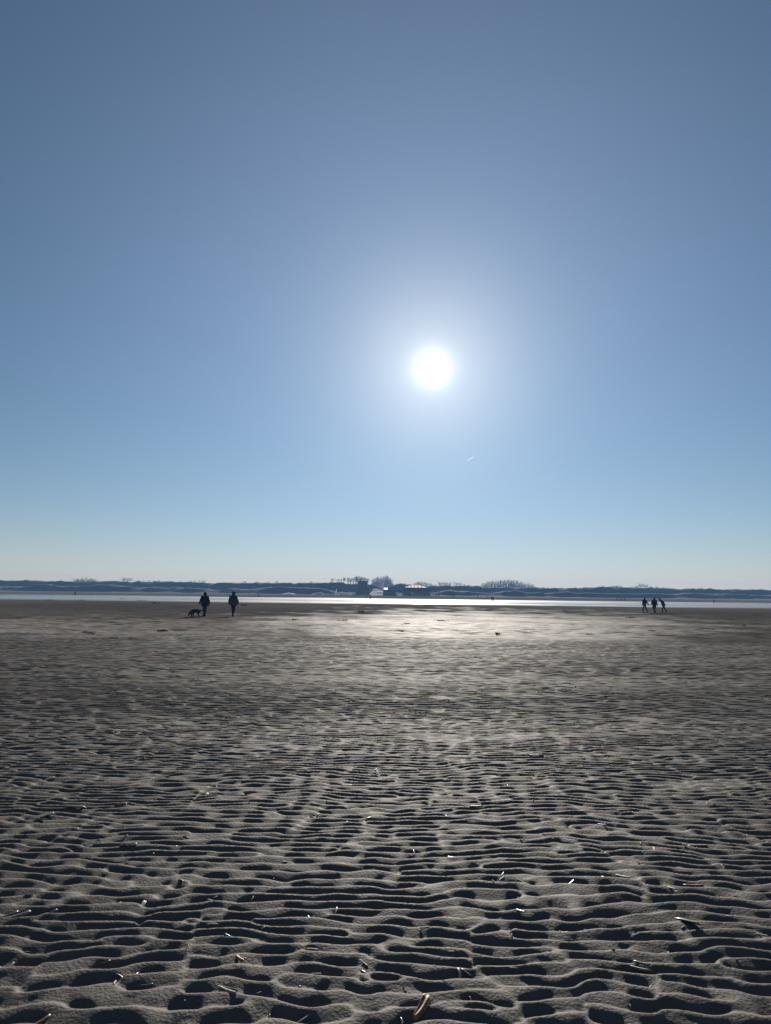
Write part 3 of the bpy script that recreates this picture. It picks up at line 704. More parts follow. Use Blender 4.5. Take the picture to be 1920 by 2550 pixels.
boat(855, 1476, 520, 4.2, 0.2, 'white catamaran between the leaning sail pole and the thin lamp pole')
boat(872, 1477.5, 515, 4.6, 0.8, 'white catamaran closest to the tower building')
boat(879, 1478.5, 500, 3.6, -0.9, 'short white catamaran at the left foot of the tower building')
# leaning furled sail
p = at(835.5, 1477, 515); gz = height1(p.x, 515)
o = empty('furled_sail', (p.x, 515, gz), label='leaning white furled sail standing up between the beached boats', cat='sail')
zt = at(838, 1465.5, 515).z - gz
h = MB(); h.tube([(0, 0, 0), (.45, 0, zt * .6), (.75, 0, zt)], [.16, .24, .07], 7); h.build('sailcloth', MT['canvas'], o, True)
h = MB(); h.tube([(-.12, .3, 0), (.65, .3, zt + .2)], .04, 5); h.build('mast', MT['metal'], o)
# lamp pole
p = at(866, 1478, 512); gz = height1(p.x, 512)
o = empty('lamp_pole', (p.x, 512, gz), label='thin pale lamp pole left of the tower building', cat='pole')
zt = at(866, 1465.5, 512).z - gz
h = MB(); h.tube([(0, 0, 0), (0, 0, zt)], [.08, .05], 6); h.build('pole', MT['metal'], o)
h = MB(); h.tube([(0, 0, zt - .05), (-.5, 0, zt + .2), (-1.6, 0, zt + .3)], .04, 5); h.build('arm', MT['metal'], o)
h = MB(); h.box((-2.1, -.1, zt + .24), (-1.6, .1, zt + .34)); h.build('lamp_head', MT['metal'], o)
# lookout post right
p = at(1354, 1485, 575); gz = height1(p.x, 575)
o = empty('lookout_post', (p.x, 575, gz), label='slim pole with a flat pale platform before the right dunes', cat='post')
zt = at(1354, 1464, 575).z - gz
h = MB(); h.tube([(0, 0, -.2), (0, 0, zt)], [.16, .12], 8); h.build('pole', MT['grey_wood'], o)
h = MB(); h.box((-1.7, -.8, zt), (1.7, .8, zt + .18)); h.build('platform', MT['white_plastic'], o)

# ------------------------------------------------------------------ people
def person(name_label, loc, rz, H=1.70, step=0.22, lean=0.0, coat_len=0.62, coat='black_cloth', trousers='denim', head='hood', lit_rim=False,
           armL=(-.20, .0), armR=(.20, .0), group=None, coat_flare=0.26, bare_legs=False, cross=0.0, headdown=0.0, feet_w=0.09, item=None):
    """faces +Y. a standing or walking figure; x is its right"""
    k = H / 1.72
    R = empty('person', loc, rz, label=name_label, cat='person', group=group); R.scale = (k * 1.14, k * 1.14, k)
    hipz = 0.90; L = lambda x, y, z: (x, y + max(0, z - hipz) * math.tan(lean), z - max(0, z - hipz) * (1 - math.cos(lean)) )
    hip = {-1: (-.09, 0, hipz), 1: (.09, 0, hipz)}
    ft = {-1: (-feet_w + cross, step / 2, .08), 1: (feet_w - cross, -step / 2, .08)}
    kn = {s: ((hip[s][0] + ft[s][0]) / 2, (hip[s][1] + ft[s][1]) / 2 + .05, .50) for s in (-1, 1)}
    sh = {s: L(s * .185, 0, 1.42) for s in (-1, 1)}
    arm = {-1: armL, 1: armR}
    el, wr = {}, {}
    for s in (-1, 1):
        ox, oy = arm[s]; a = sh[s]
        el[s] = (a[0] + ox * .28, a[1] + oy * .5, a[2] - .28); wr[s] = (a[0] + ox * .48, a[1] + oy * 1.1 + .02, a[2] - .53)
    hx, hy, hz = L(0, 0.0, 1.60); hy += headdown * .12; hz -= headdown * .05
    # body: one continuous surface with neck, head, arms and five-fingered hands
    J = [(L(0, 0, .94), (.13, .10)), (L(0, 0, 1.15), (.13, .095)), (L(0, 0, 1.34), (.15, .10)), (L(0, 0, 1.46), .06), ((hx, hy - .01, hz - .06), .062), ((hx, hy + .01, hz), (.078, .095)), ((hx, hy, hz + .09), (.06, .07))]
    E = [(0, 1), (1, 2), (2, 3), (3, 4), (4, 5), (5, 6)]
    def addj(p, r, parent):
        J.append((p, r)); E.append((parent, len(J) - 1)); return len(J) - 1
    addj((hx, hy + .115, hz - .005), .016, 5)                                           # nose
    for s in (-1, 1):
        i = addj(L(s * .15, 0, 1.42), .058, 2); i = addj(el[s], .040, i); i = addj(wr[s], .027, i)
        w = Vector(wr[s]); d = (w - Vector(el[s])).normalized(); pal = w + d * .055; i = addj(tuple(pal), (.036, .018), i)
        side = Vector((0, 1, 0))
        for q, (off, ln) in enumerate(((-.028, .055), (-.010, .068), (.010, .072), (.028, .064))):
            b = pal + d * .02 - side * off; j = addj(tuple(b), .009, i); j = addj(tuple(b + d * ln * .5), .0085, j); addj(tuple(b + d * ln * .9 + Vector((-s * .018, 0, 0))), .007, j)
        tb = pal - d * .02 + side * .035; j = addj(tuple(tb), .010, i); addj(tuple(tb + d * .04 + side * .012), .008, j)
    for s in (-1, 1):
        i = addj(hip[s], .085, 0); i = addj(kn[s], .055, i); i = addj((ft[s][0], ft[s][1], .10), .036, i); addj((ft[s][0], ft[s][1] + .10, .03), .034, i)
    skin('body', J, E, MT['skin'], R, 1)
    # clothes
    if not bare_legs:
        Jt = [((0, 0, .93), (.135, .105))]; Et = []
        for s in (-1, 1):
            for q, (pt, rr_) in enumerate(((hip[s], .098), (kn[s], .070), ((ft[s][0], ft[s][1], .16), .055))):
                Jt.append((pt, rr_)); Et.append((0 if q == 0 else len(Jt) - 2, len(Jt) - 1))
        skin('trousers', Jt, Et, MT[trousers], R, 1)
    for s in (-1, 1):
        b = MB(); x, y = ft[s][0], ft[s][1]; rings = []
        for (dy, zc, rx, rz_) in ((-.09, .06, .035, .05), (-.06, .06, .048, .058), (.02, .06, .05, .055), (.10, .045, .052, .04), (.16, .035, .045, .030), (.185, .03, .025, .018)):
            rings.append([Vector((x + rx * math.cos(a), y + dy, zc + rz_ * math.sin(a))) for a in [q * math.pi / 5 for q in range(10)]])
        b.rings(rings); b.tube([(x, y - .03, .06), (x, y - .03, .26)], [.058, .062], 10); b.build('boot', MT['leather'], R, True)
    c = MB(); rings = []
    z_b = .90 - (coat_len - .62) - .07
    prof = [(z_b, coat_flare, .19), (z_b + .2, coat_flare * .95, .185), (1.05, .225, .175), (1.22, .235, .175), (1.36, .235, .16), (1.44, .185, .13), (1.49, .095, .09), (1.52, .085, .085)]
    for z, rx, ry in prof:
        cx, cy, cz = L(0, 0, z) if z > .9 else (0, 0, z)
        rings.append([Vector((cx + rx * math.cos(a) * (1 + .03 * math.sin(3 * a + z * 9)), cy + ry * math.sin(a), cz + .008 * math.sin(5 * a))) for a in [q * math.pi / 9 for q in range(18)]])
    c.rings(rings, False)
    for s in (-1, 1):
        a0 = L(s * .13, 0, 1.43); c.tube([a0, sh[s], el[s], tuple(Vector(el[s]).lerp(Vector(wr[s]), .95))], [.075, .085, .066, .052], 10, False)
    co = c.build('coat', MT[coat], R, True); so_ = co.modifiers.new('thick', 'SOLIDIFY'); so_.thickness = .012
    if head in ('hood', 'beanie', 'hair'):
        h = MB(); rings = []
        rr_ = {'hood': 1.28, 'beanie': 1.06, 'hair': 1.12}[head]
        lowz = {'hood': -.14, 'beanie': .02, 'hair': -.16}[head]
        zs = [lowz, lowz * .5 + .01, .04, .09, .13, .16, .175]
        fac = [.86 if head != 'beanie' else 1, 1, 1, .92, .74, .45, .08]
        for z, f_ in zip(zs, fac):
            rings.append([Vector((hx + .082 * rr_ * f_ * math.cos(a), hy - .012 + .10 * rr_ * f_ * math.sin(a) * (0.55 if (math.sin(a) > 0 and z < .05 and head != 'beanie') else 1), hz + z)) for a in [q * math.pi / 8 for q in range(16)]])
        h.rings(rings, False); h.build({'hood': 'hood', 'beanie': 'beanie', 'hair': 'hair'}[head], MT['hair'] if head == 'hair' else MT[coat], R, True)
    if lit_rim:
        h = MB(); h.tube([(hx + .115 * math.sin(a), hy + .0, hz + .02 + .175 * math.cos(a)) for a in [-1.3 + 2.9 * q / 12 for q in range(13)]], .017, 6); h.build('hood_lit_rim', MT['backlit_rim'], R, True)  # backlight along the hood edge, modelled as a pale tube
    return R
gy = lambda px, py: (lambda q: Vector((q.x, q.y, height1(q.x, q.y) - .004)))(on_z(px, py))
AWAY = 0.0
person('person in a black hooded winter coat walking beside the black dog', gy(509, 1534), 0.12, 1.68, .16, 0, .68, 'black_cloth', 'denim', 'hood', armL=(-.30, -.05), armR=(.20, .1), coat_flare=.25, cross=.045, headdown=.3)
person('person in a dark grey coat with backlit hood edge walking right of the dog walker', gy(580, 1534.5), -0.05, 1.74, .22, 0, .66, 'grey_cloth', 'navy_cloth', 'hood', lit_rim=True, armL=(-.22, 0), armR=(.20, .08), coat_flare=.26, cross=.06)
p1 = person('person in dark clothes striding with a small white bag, leftmost of three walkers', gy(1606, 1525.5), 0.5, 1.62, .38, .05, .40, 'black_cloth', 'denim', 'hair', armL=(-.12, .05), armR=(.56, -.15), coat_flare=.19)
person('person in a knee-length dark coat with pale-topped head, middle of the three walkers', gy(1630, 1525.8), 0.1, 1.62, .12, 0, .92, 'black_cloth', 'navy_cloth', 'hood', lit_rim=True, armL=(-.30, .0), armR=(.36, .05), coat_flare=.20, cross=.05)
person('person in dark clothes bending forward and looking down, rightmost of three walkers', gy(1654, 1525.8), 1.35, 1.66, .42, .42, .38, 'black_cloth', 'denim', 'beanie', armL=(-.05, -.05), armR=(.05, -.1), coat_flare=.18, headdown=.8, feet_w=.12)
q = on_z(1599.5, 1525.5); zc = at(1600, 1512.3, q.y).z
bg_ = MB(); bg_.tube([(0, 0, -.16), (.01, .01, -.10), (0, 0, 0), (0, 0, .06)], [.03, .07, .06, .012], 8); o = bg_.build('white_bag', MT['white_plastic'], None, True)
o.location = (q.x, q.y, zc); tag(o, label='small white bag held by the leftmost of the three walkers', cat='bag')

# small figures across the beach
def far_meshes(seed, spread):
    r = random.Random(seed)
    J = [((0,0,.92),(.15,.11)),((0,0,1.2),(.17,.12)),((0,0,1.44),(.12,.09)),((0,0,1.52),.055),((0,.02,1.63),.10)]
    E = [(0,1),(1,2),(2,3),(3,4)]
    for s in (-1, 1):
        J.append(((s*.24,0,1.36),.06)); E.append((2,len(J)-1)); J.append(((s*.29,r.uniform(-.1,.1),1.1),.05)); E.append((len(J)-2,len(J)-1)); J.append(((s*.28,r.uniform(-.1,.15),.86),.045)); E.append((len(J)-2,len(J)-1))
    for s in (-1, 1):
        J.append(((s*.10,0,.86),.09)); E.append((0,len(J)-1)); J.append(((s*(.1+spread*.3),s*spread*.6,.48),.07)); E.append((len(J)-2,len(J)-1)); J.append(((s*(.1+spread*.5),s*spread,.06),.05)); E.append((len(J)-2,len(J)-1))
        J.append(((s*(.1+spread*.5),s*spread+.14,.04),.045)); E.append((len(J)-2,len(J)-1))
    o = skin('body', J, E, MT['navy_cloth'], None, 0); me = o.data; bpy.data.objects.remove(o)
    h = MB(); h.tube([(0,.0,1.5),(0,0,1.6),(0,0,1.7),(0,0,1.755)],[.09,.115,.10,.03],8); hm = h.build('hat', MT['black_cloth']); m2 = hm.data; bpy.data.objects.remove(hm)
    c = MB(); c.tube([(0,0,.74),(0,0,1.0),(0,0,1.4),(0,0,1.5)],[(.22,.17),(.20,.15),(.21,.14),(.09,.08)],10); cm = c.build('coat', MT['black_cloth'], None, True); m3 = cm.data; bpy.data.objects.remove(cm)
    return (('body', me), ('hat', m2), ('coat', m3))
FAR = [far_meshes(1, .06), far_meshes(2, .22), far_meshes(3, .14)]
def far_person(px, feet, tall_px, label, group=None, Y=None, hgt=None):
    if Y is None: Y = 1.7 * FPX / tall_px
    p = at(px, feet, Y); gz = height1(p.x, Y)
    R = empty('person', (p.x, Y, gz), rnd.uniform(-1.5, 1.5), label=label, cat='person', group=group)
    k = (hgt or tall_px * Y / FPX) / 1.74; R.scale = (k, k, k)
    for nm, me in FAR[rnd.randrange(3)]:
        o = bpy.data.objects.new(nm, me); COL.objects.link(o); o.parent = R
far_person(187, 1484, 10, 'lone person walking at the far left edge of the water', Y=290)
far_person(643, 1485, 8, 'taller of two small figures on the pale far beach left of centre', Y=330)
far_person(646, 1485, 6, 'shorter of two small figures on the pale far beach', Y=330)
far_person(848, 1481, 7, 'lone dark figure before the beached boats', Y=440)
far_person(922, 1492.5, 11.5, 'dark adult standing at the bright far waterline below the tower building', Y=266)
far_person(912, 1489.5, 6, 'child near the waterline left of the dark standing adult', Y=300)
CROWD = 'people before the beach buildings'
for px, lab in ((974, 'in front of the dark cabin'), (985, 'at the right end of the dark cabin'), (990, 'just right of the dark cabin'), (1019, 'left of the parked car'), (1022.5, 'close beside the car front'),
                (1039, 'just right of the parked car'), (1043, 'second to the right of the parked car'), (1048, 'below the middle of the arched roof'), (1053, 'right of the roof middle'), (1059, 'standing alone before the right half of the arched roof'),
                (1069.5, 'at the left pergola posts'), (1073, 'under the left half of the pergola'), (1077, 'under the pergola middle'), (1084, 'leftmost of four dark figures beyond the pergola'), (1087, 'second of four dark figures beyond the pergola'),
                (1091, 'third of four dark figures beyond the pergola'), (1095, 'rightmost of four dark figures beyond the pergola')):
    far_person(px, 1484, 7 + rnd.uniform(-.7, .7), 'small distant person ' + lab, CROWD, Y=455 + rnd.uniform(-12, 12))
far_person(1129, 1487, 7.5, 'lone small figure on the sand right of the pergola', Y=415)
far_person(1151, 1484, 6.5, 'tiny lone figure at the dune foot right of the pergola', Y=480)
far_person(1190, 1485.5, 8, 'lone distant figure below the left end of the wide poplar stand', Y=400)
far_person(1211, 1488, 6, 'shorter of two distant figures standing together right of centre', Y=370)
far_person(1215, 1487, 7, 'taller of two distant figures standing together right of centre', Y=370)
far_person(1225, 1492, 12, 'tall dark figure walking at the far waterline, left one of a couple', Y=270)
far_person(1228.5, 1492, 10, 'shorter dark figure at the far waterline, right one of a couple', Y=268)
for px, lab in ((1537, 'leftmost'), (1545, 'second from the left'), (1549, 'third from the left'), (1556, 'rightmost')):
    far_person(px, 1495, 7.5, 'small figure of four on the far right sand, ' + lab, 'four figures on the far right sand', Y=330)
far_person(1622, 1498, 6.5, 'small distant figure seen between the two left walkers of the right trio', Y=320)
far_person(1778, 1505.5, 10, 'lone person walking at the water near the right edge', Y=262)

# ------------------------------------------------------------------ dog
dp = gy(487, 1536.3)
D = empty('dog', dp, 0.0, label='black dog sniffing the sand with raised tail beside the left walker', cat='dog')
J = [((.24,0,.44),(.11,.125)),((.05,0,.46),(.12,.125)),((-.16,0,.42),(.13,.16)),((-.27,0,.41),(.11,.135)),((-.36,0,.34),.09),((-.43,0,.25),(.08,.085)),((-.475,0,.16),.052),((-.50,0,.10),.036),
     ((.31,0,.47),.050),((.40,0,.46),.040),((.47,0,.50),.040),((.515,0,.57),.018)]
E = [(0,1),(1,2),(2,3),(3,4),(4,5),(5,6),(6,7),(0,8),(8,9),(9,10),(10,11)]
def aj(p, r, a): J.append((p, r)); E.append((a, len(J)-1)); return len(J)-1
for s, dx in ((-1, -.02), (1, .05)):
    i = aj((-.22+dx, s*.08, .33), .075, 3); i = aj((-.24+dx, s*.085, .20), .050, i); i = aj((-.225+dx, s*.085, .06), .034, i); aj((-.26+dx, s*.085, .025), .026, i)
for s, dx in ((-1, .0), (1, -.07)):
    i = aj((.22+dx, s*.08, .34), .095, 0); i = aj((.17+dx, s*.09, .26), .060, i); i = aj((.275+dx, s*.09, .155), .036, i); i = aj((.25+dx, s*.09, .05), .030, i); aj((.21+dx, s*.09, .024), .025, i)
skin('body', J, E, MT['dog_fur'], D, 1, 1)
for s in (-1, 1):
    e = MB(); e.tube([(-.40, s*.07, .31), (-.395, s*.10, .25), (-.41, s*.105, .19)], [(.012,.03),(.010,.032),(.004,.01)], 6); e.build('ear', MT['dog_fur'], D, True)
    e = MB(); e.tube([(-.452, s*.066, .245), (-.456, s*.072, .242)], .008, 6); e.build('eye', MT['glass'], D, True)
e = MB(); e.tube([(-.328, 0, .395), (-.345, 0, .385)], .108, 12, False); e.build('collar', MT['leather'], D, True)

# ------------------------------------------------------------------ wrack and driftwood
def wrack(px, py, w, h, label, red=False, kind='weed', Y=None):
    w *= .5; h *= 1.1; p = on_z(px, py); r = random.Random(int(px * 7 + py))
    o = MB(); n = 26
    for i in range(n):
        a = r.uniform(0, 6.28); cx, cy = r.gauss(0, w * .28), r.gauss(0, w * .5)
        pts = [Vector((cx, cy, .005))]
        for k in range(4): pts.append(pts[-1] + Vector((math.cos(a) * w * .10, math.sin(a) * w * .10, r.uniform(-.5, .9) * h * .4))); a += r.uniform(-.9, .9)
        for q in pts: q.z = max(.004, min(q.z, h))
        o.tube(pts, [.004 + h * .06, .01 + h * .10, .008 + h * .08, .006, .003], 4)
    ob = o.build('driftwood' if kind == 'wood' else 'seaweed_clump', MT['driftwood'] if kind == 'wood' else MT['weed_red' if red else 'weed'], None, True)
    ob.location = (p.x, p.y, height1(p.x, p.y)); tag(ob, label=label, cat='driftwood' if kind == 'wood' else 'seaweed', group=None if kind == 'wood' else 'dark wrack clumps on the sand flat')
for a in ((1010, 1552, 1.1, .10, 'dark seaweed clump on the bright sand patch just right of centre'), (220, 1575, 1.3, .07, 'long reddish wrack streak on the tan sand at the far left', True), (405, 1571, .8, .08, 'dark wrack lump on the tan sand below the dog'),
          (283, 1588, .5, .07, 'small dark clump at the left edge where the ripples begin'), (732, 1543, .7, .08, 'dark oval clump on the sand right of the two walkers'), (852, 1544, 1.0, .07, 'flat reddish wrack on the sand below the driftwood', True),
          (1105, 1544, 1.6, .09, 'wide dark wrack band at the far edge of the bright patch'), (1238, 1581.5, .3, .07, 'tiny dark lump low on the bright patch right of centre'), (1840, 1556, 1.6, .07, 'reddish wrack streak near the right edge', True),
          (1622, 1572.5, .4, .07, 'small dark lump below the three walkers'), (1571, 1539, 1.2, .07, 'dark wrack patch just below the left of the three walkers'), (1815, 1543, .9, .06, 'small dark wrack patch right of the three walkers'),
          (125, 1494.5, 3.0, .16, 'dark wrack near the water at the far left'), (205, 1494.8, 2.0, .15, 'smaller dark wrack near the water, next right of the far-left one'), (352, 1495.6, 2.4, .15, 'dark wrack near the water above the dog'),
          (1470, 1580, .5, .06, 'dark speck of wrack at the right end of the bright patch'), (1760, 1566, .8, .05, 'reddish wrack fleck right of the lowest sand patch', True), (620, 1538, .6, .05, 'thin dark fleck right of the hooded walker'),
          (1844, 1496, 7, .5, 'dark hump of wrack on the far sand at the right edge')):
    wrack(*a)
wrack(900, 1523, 1.5, .26, 'branching dark driftwood lying on the flat left of centre', kind='wood')
wrack(390, 1502.5, 2.2, .40, 'forked driftwood on the flat near the water, left of the dog', kind='wood')
wrack(607, 1508, 1.6, .28, 'low twiggy driftwood right of the hooded walker', kind='wood')
wrack(306, 1491, 2.5, .5, 'small dark driftwood at the water edge on the left', kind='wood')

# ------------------------------------------------------------------ shells
def razor_mesh(name, ln, w, m, double=False, seed=0):
    """long narrow curved valve: channel section with thickness; lies along X"""
    r = random.Random(seed); b = MB(); n = 9
    for v in range(2 if double else 1):
        rings = []
        for i in range(n):
            t = i / (n - 1); x = (t - .5) * ln; bend = .10 * ln * (t - .5) ** 2 * 2
            ww = w * (1 - .35 * (abs(t - .5) * 2) ** 6); arc = []
            for k in range(7): a = math.pi * (k / 6); arc.append((math.cos(a) * ww / 2, math.sin(a) * ww * .42))
            inn = [(q[0] * .86, q[1] * .78 - .0004) for q in reversed(arc)]
            ring = []
            for (yy, zz_) in arc + inn:
                if v: yy, zz_ = yy + ww * 0.55 * (.2 + t), -zz_ * .2 + ww * .15
                ring.append(Vector((x, yy + bend, zz_)))
            rings.append(ring)
        b.rings(rings)
    o = b.build(name, m, None, True); me = o.data; bpy.data.objects.remove(o); return me
RZ_ = {}
for col in ('pale', 'dark', 'brown'):
    RZ_[col] = [razor_mesh('razor_shell', .085, .016, MT['shell_' + col], False, 1), razor_mesh('razor_shell', .11, .019, MT['shell_' + col], True, 2), razor_mesh('razor_shell', .055, .015, MT['shell_' + col], False, 3)]
def shell(px, py, ang, size, col, label=None, var=0, tilt=.12, group=None, z=None, lift=.004):
    q = on_z(px, py, -.008); o = bpy.data.objects.new('razor_shell', RZ_[col][var]); COL.objects.link(o)
    o.location = (q.x, q.y, height1(q.x, q.y) + lift); o.rotation_euler = (rnd.uniform(-.5, .5), -tilt * .38, ang); o.scale = (size,) * 3
    tag(o, label=label, cat='shell', group=group or 'razor shells on the rippled sand'); return o
D2 = math.radians
NAMED = [ # px, py, heading, size, colour, variant, tilt, label
 (1053, 2520, 62, 1.25, 'brown', 1, .45, 'large brown open razor shell standing up at the bottom edge right of centre'),
 (1001, 2540, 95, .8, 'dark', 2, .6, 'dark glossy shell end at the bottom edge beside the large brown shell'),
 (563, 2475, -38, 1.0, 'pale', 1, .2, 'pale purple razor shell lying across a hollow at the bottom left of centre'),
 (595, 2393, -55, .8, 'brown', 1, .3, 'yellow-brown split razor shell in a hollow left of centre near the bottom'),
 (645, 2470, 35, .45, 'pale', 2, .1, 'small pale sliver right of the pale purple shell'),
 (787, 2433, 0, .55, 'pale', 0, .05, 'flat thin pale shell lying level on a crest near the bottom centre'),
 (758, 2535, 48, .9, 'dark', 0, .3, 'dark shell poking out at the bottom edge left of centre'),
 (670, 2538, 80, .4, 'dark', 2, .7, 'black upright shell stub at the bottom edge'),
 (105, 2540, 60, .9, 'brown', 0, .2, 'dark brown flat shell at the bottom left corner'),
 (365, 2456, 15, .6, 'dark', 0, .1, 'thin dark sliver on a crest at the lower left'),
 (355, 2256, 80, .8, 'pale', 1, .4, 'bright pale razor shell standing in a trough at the lower left'),
 (520, 2244, -45, .75, 'pale', 0, .3, 'pale curved shell, left arm of a V pair of shells'),
 (535, 2240, 55, .6, 'pale', 2, .3, 'grey shell, right arm of a V pair of shells'),
 (486, 2335, 70, .4, 'dark', 2, .5, 'short dark shell stub in a deep hollow left of centre'),
 (481, 2337, 60, .35, 'pale', 2, .5, 'pale rim of a shell stub in the same deep hollow'),
 (467, 2370, 80, .35, 'dark', 2, .5, 'small black stub below the shell in the deep hollow'),
 (50, 2289, 40, .9, 'pale', 1, .2, 'pale shell in a cluster at the left edge'),
 (25, 2289, 48, .9, 'dark', 0, .2, 'darker shell in a cluster at the left edge'),
 (130, 2280, 62, .7, 'dark', 0, .3, 'dark slanting shell right of the left edge cluster'),
 (629, 2242, 82, .55, 'pale', 0, .5, 'pale upright sliver on a crest left of centre'),
 (836, 2275, 80, .7, 'dark', 1, .6, 'grey upright razor shell left of centre'),
 (655, 2318, 60, .5, 'pale', 2, .4, 'pale pinkish shell at the edge of an oval hollow'),
 (903, 2374, -55, .6, 'pale', 1, .3, 'two-ribbed pale shell on a crest at centre'),
 (854, 2375, 75, .4, 'dark', 2, .6, 'small dark upright shell left of the two-ribbed shell'),
 (1145, 2428, 88, 1.05, 'dark', 0, .75, 'tall dark razor shell stuck upright in a hollow right of centre'),
 (1172, 2486, 95, .6, 'dark', 2, .7, 'thin dark upright sliver below the tall stuck shell'),
 (1008, 2449, -40, .35, 'pale', 2, .2, 'tiny bright shell fragment near the bottom centre'),
 (1082, 2414, -55, .3, 'pale', 2, .3, 'tiny pale sliver above the tall stuck shell'),
 (1058, 2320, 15, .6, 'pale', 0, .1, 'flat pale shell in a dark hollow right of centre'),
 (1124, 2374, 0, .35, 'pale', 0, .05, 'short pale level sliver right of centre'),
 (1296, 2277, -52, .8, 'dark', 0, .3, 'dark spindle shell slanting down a slope right of centre'),
 (1137, 2258, 15, .4, 'pale', 0, .1, 'small pale sliver on a crest right of centre'),
 (1710, 2303, -52, 1.2, 'dark', 1, .3, 'long dark razor shell slanting across a hollow at the right'),
 (1590, 2412, -38, 1.0, 'dark', 1, .2, 'dark ribbed shell lying diagonally in a hollow at the lower right'),
 (1598, 2405, -38, .9, 'dark', 0, .2, 'second dark shell close beside the diagonal one at the lower right'),
 (1895, 2330, -52, .6, 'pale', 1, .3, 'pale ribbed shell near the right edge'),
 (1673, 2219, -65, .85, 'pale', 0, .4, 'pale white-edged razor shell on a crest at the right'),
 (1688, 2226, 95, .55, 'dark', 2, .6, 'black round-ended shell beside the white-edged one'),
 (1727, 2207, -12, 1.0, 'brown', 1, .15, 'flat orange-brown shell lying level at the right'),
 (1630, 2118, 70, .5, 'pale', 1, .4, 'small bright double shell at the right'),
 (1738, 2110, 0, 1.2, 'brown', 1, .08, 'large flat tan shell over a dark hollow at the right'),
 (1512, 2168, 5, .9, 'brown', 0, .08, 'orange-brown flat shell above two pale shells'),
 (1548, 2185, -55, .95, 'pale', 1, .3, 'curved bright shell, right of two below the orange-brown one'),
 (1506, 2183, -58, .95, 'dark', 0, .3, 'dark shell, left of two below the orange-brown one'),
 (1250, 2195, 50, .7, 'pale', 0, .3, 'pale slender shell standing at a hollow right of centre'),
 (1228, 2202, -60, .4, 'pale', 2, .3, 'short pale shell left of the pale slender one'),
 (1424, 2198, 50, .8, 'dark', 1, .3, 'dark bladed shell pair right of centre'),
 (1376, 2206, -70, .3, 'pale', 2, .4, 'tiny bright shell stub left of the dark bladed pair'),
 (1418, 1988, -60, .6, 'pale', 0, .5, 'thin bright curved shell among the middle ripples on the right'),
 (1427, 1975, 88, .45, 'pale', 2, .5, 'glinting upright shell just above the thin curved one'),
 (1384, 1992, 88, .4, 'pale', 2, .5, 'glinting shell stub left of the thin curved one'),
 (1498, 2057, -58, .7, 'pale', 1, .4, 'bright curved shell among mid ripples on the right'),
 (1356, 2080, -30, .55, 'pale', 0, .2, 'white sliver lying on a crest right of centre'),
 (1300, 2096, -45, .5, 'pale', 0, .3, 'thin white sliver left of the one on the crest'),
 (1378, 2109, 75, .4, 'pale', 2, .5, 'tiny glinting pair below the white crest sliver'),
 (1265, 1957, 88, .6, 'dark', 0, .6, 'dark upright splinter at centre right'),
 (186, 2016, -3, 1.35, 'brown', 1, .05, 'flat orange shell fragment on the left, left one of two'),
 (300, 2006, 8, 1.1, 'brown', 0, .06, 'flat orange shell fragment on the left, right one of two'),
 (118, 2036, 55, .9, 'pale', 1, .3, 'pale pair of slanting shells at the left'),
 (100, 2048, -12, 1.0, 'dark', 0, .1, 'dark curved shell below the pale slanting pair'),
 (465, 2088, 20, .6, 'pale', 0, .2, 'pale sliver at a crest left of centre'),
 (425, 2108, 22, 1.0, 'dark', 0, .15, 'dark wedge shell below the pale crest sliver'),
 (320, 2114, 18, 1.2, 'dark', 0, .1, 'long dark shell lying in a trough at the left'),
 (392, 2114, 60, .4, 'pale', 2, .4, 'tiny white sliver left of the dark wedge'),
 (382, 2129, 90, .4, 'dark', 2, .5, 'little dark cluster stub at the left'),
 (543, 1996, -60, .5, 'pale', 0, .3, 'white sliver among the middle ripples left of centre'),
 (516, 1984, 85, .6, 'dark', 1, .6, 'dark upright shell pair left of centre'),
 (814, 1998, -80, .5, 'pale', 0, .5, 'thin white sliver at centre among the middle ripples'),
 (862, 1958, 3, 1.2, 'brown', 0, .06, 'flat reddish-brown fragment at centre'),
 (372, 1893, 50, .7, 'pale', 0, .2, 'bright white shell in the upper ripples on the left'),
 (350, 1889, 3, 1.0, 'brown', 0, .06, 'orange fragment left of the bright white shell'),
 (1336, 1887, 3, 1.3, 'brown', 1, .06, 'orange-brown flat fragment in the upper ripples right of centre'),
 (1228, 1874, 85, .8, 'pale', 1, .4, 'white shell pair in the upper ripples right of centre'),
 (1186, 2013, 5, 1.2, 'brown', 0, .05, 'brown flat fragment right of centre among mid ripples'),
 (1555, 2025, 10, 1.3, 'brown', 0, .08, 'brown streak-like fragment on the right among mid ripples'),
 (1770, 2005, -50, .9, 'brown', 0, .2, 'dark brown slanting fragment on the right'),
 (1802, 2163, 85, .6, 'pale', 0, .5, 'white upright sliver at the right edge side'),
 (1570, 2505, 88, .35, 'pale', 2, .5, 'tiny white sliver low at the right'),
 (1031, 2131, 88, .8, 'dark', 0, .6, 'dim upright razor shell at centre'),
 (1118, 2133, -45, .9, 'dark', 1, .3, 'dark V-shaped shell pair right of centre'),
 (1252, 2187, 60, .5, 'dark', 0, .3, 'dark sliver touching the pale slender shell'),
 (268, 1824, 2, 1.6, 'brown', 0, .05, 'small orange fleck in the far ripples at the left'),
 (113, 1795, 2, 1.6, 'brown', 0, .05, 'small orange fleck in the far ripples near the left edge'),
 (443, 1814, 70, .8, 'pale', 1, .3, 'bright white fleck in the far ripples left of centre'),
]
for a in NAMED: shell(a[0], a[1], D2(a[2]), a[3], a[4], a[7], a[5], a[6])
r3 = random.Random(77)
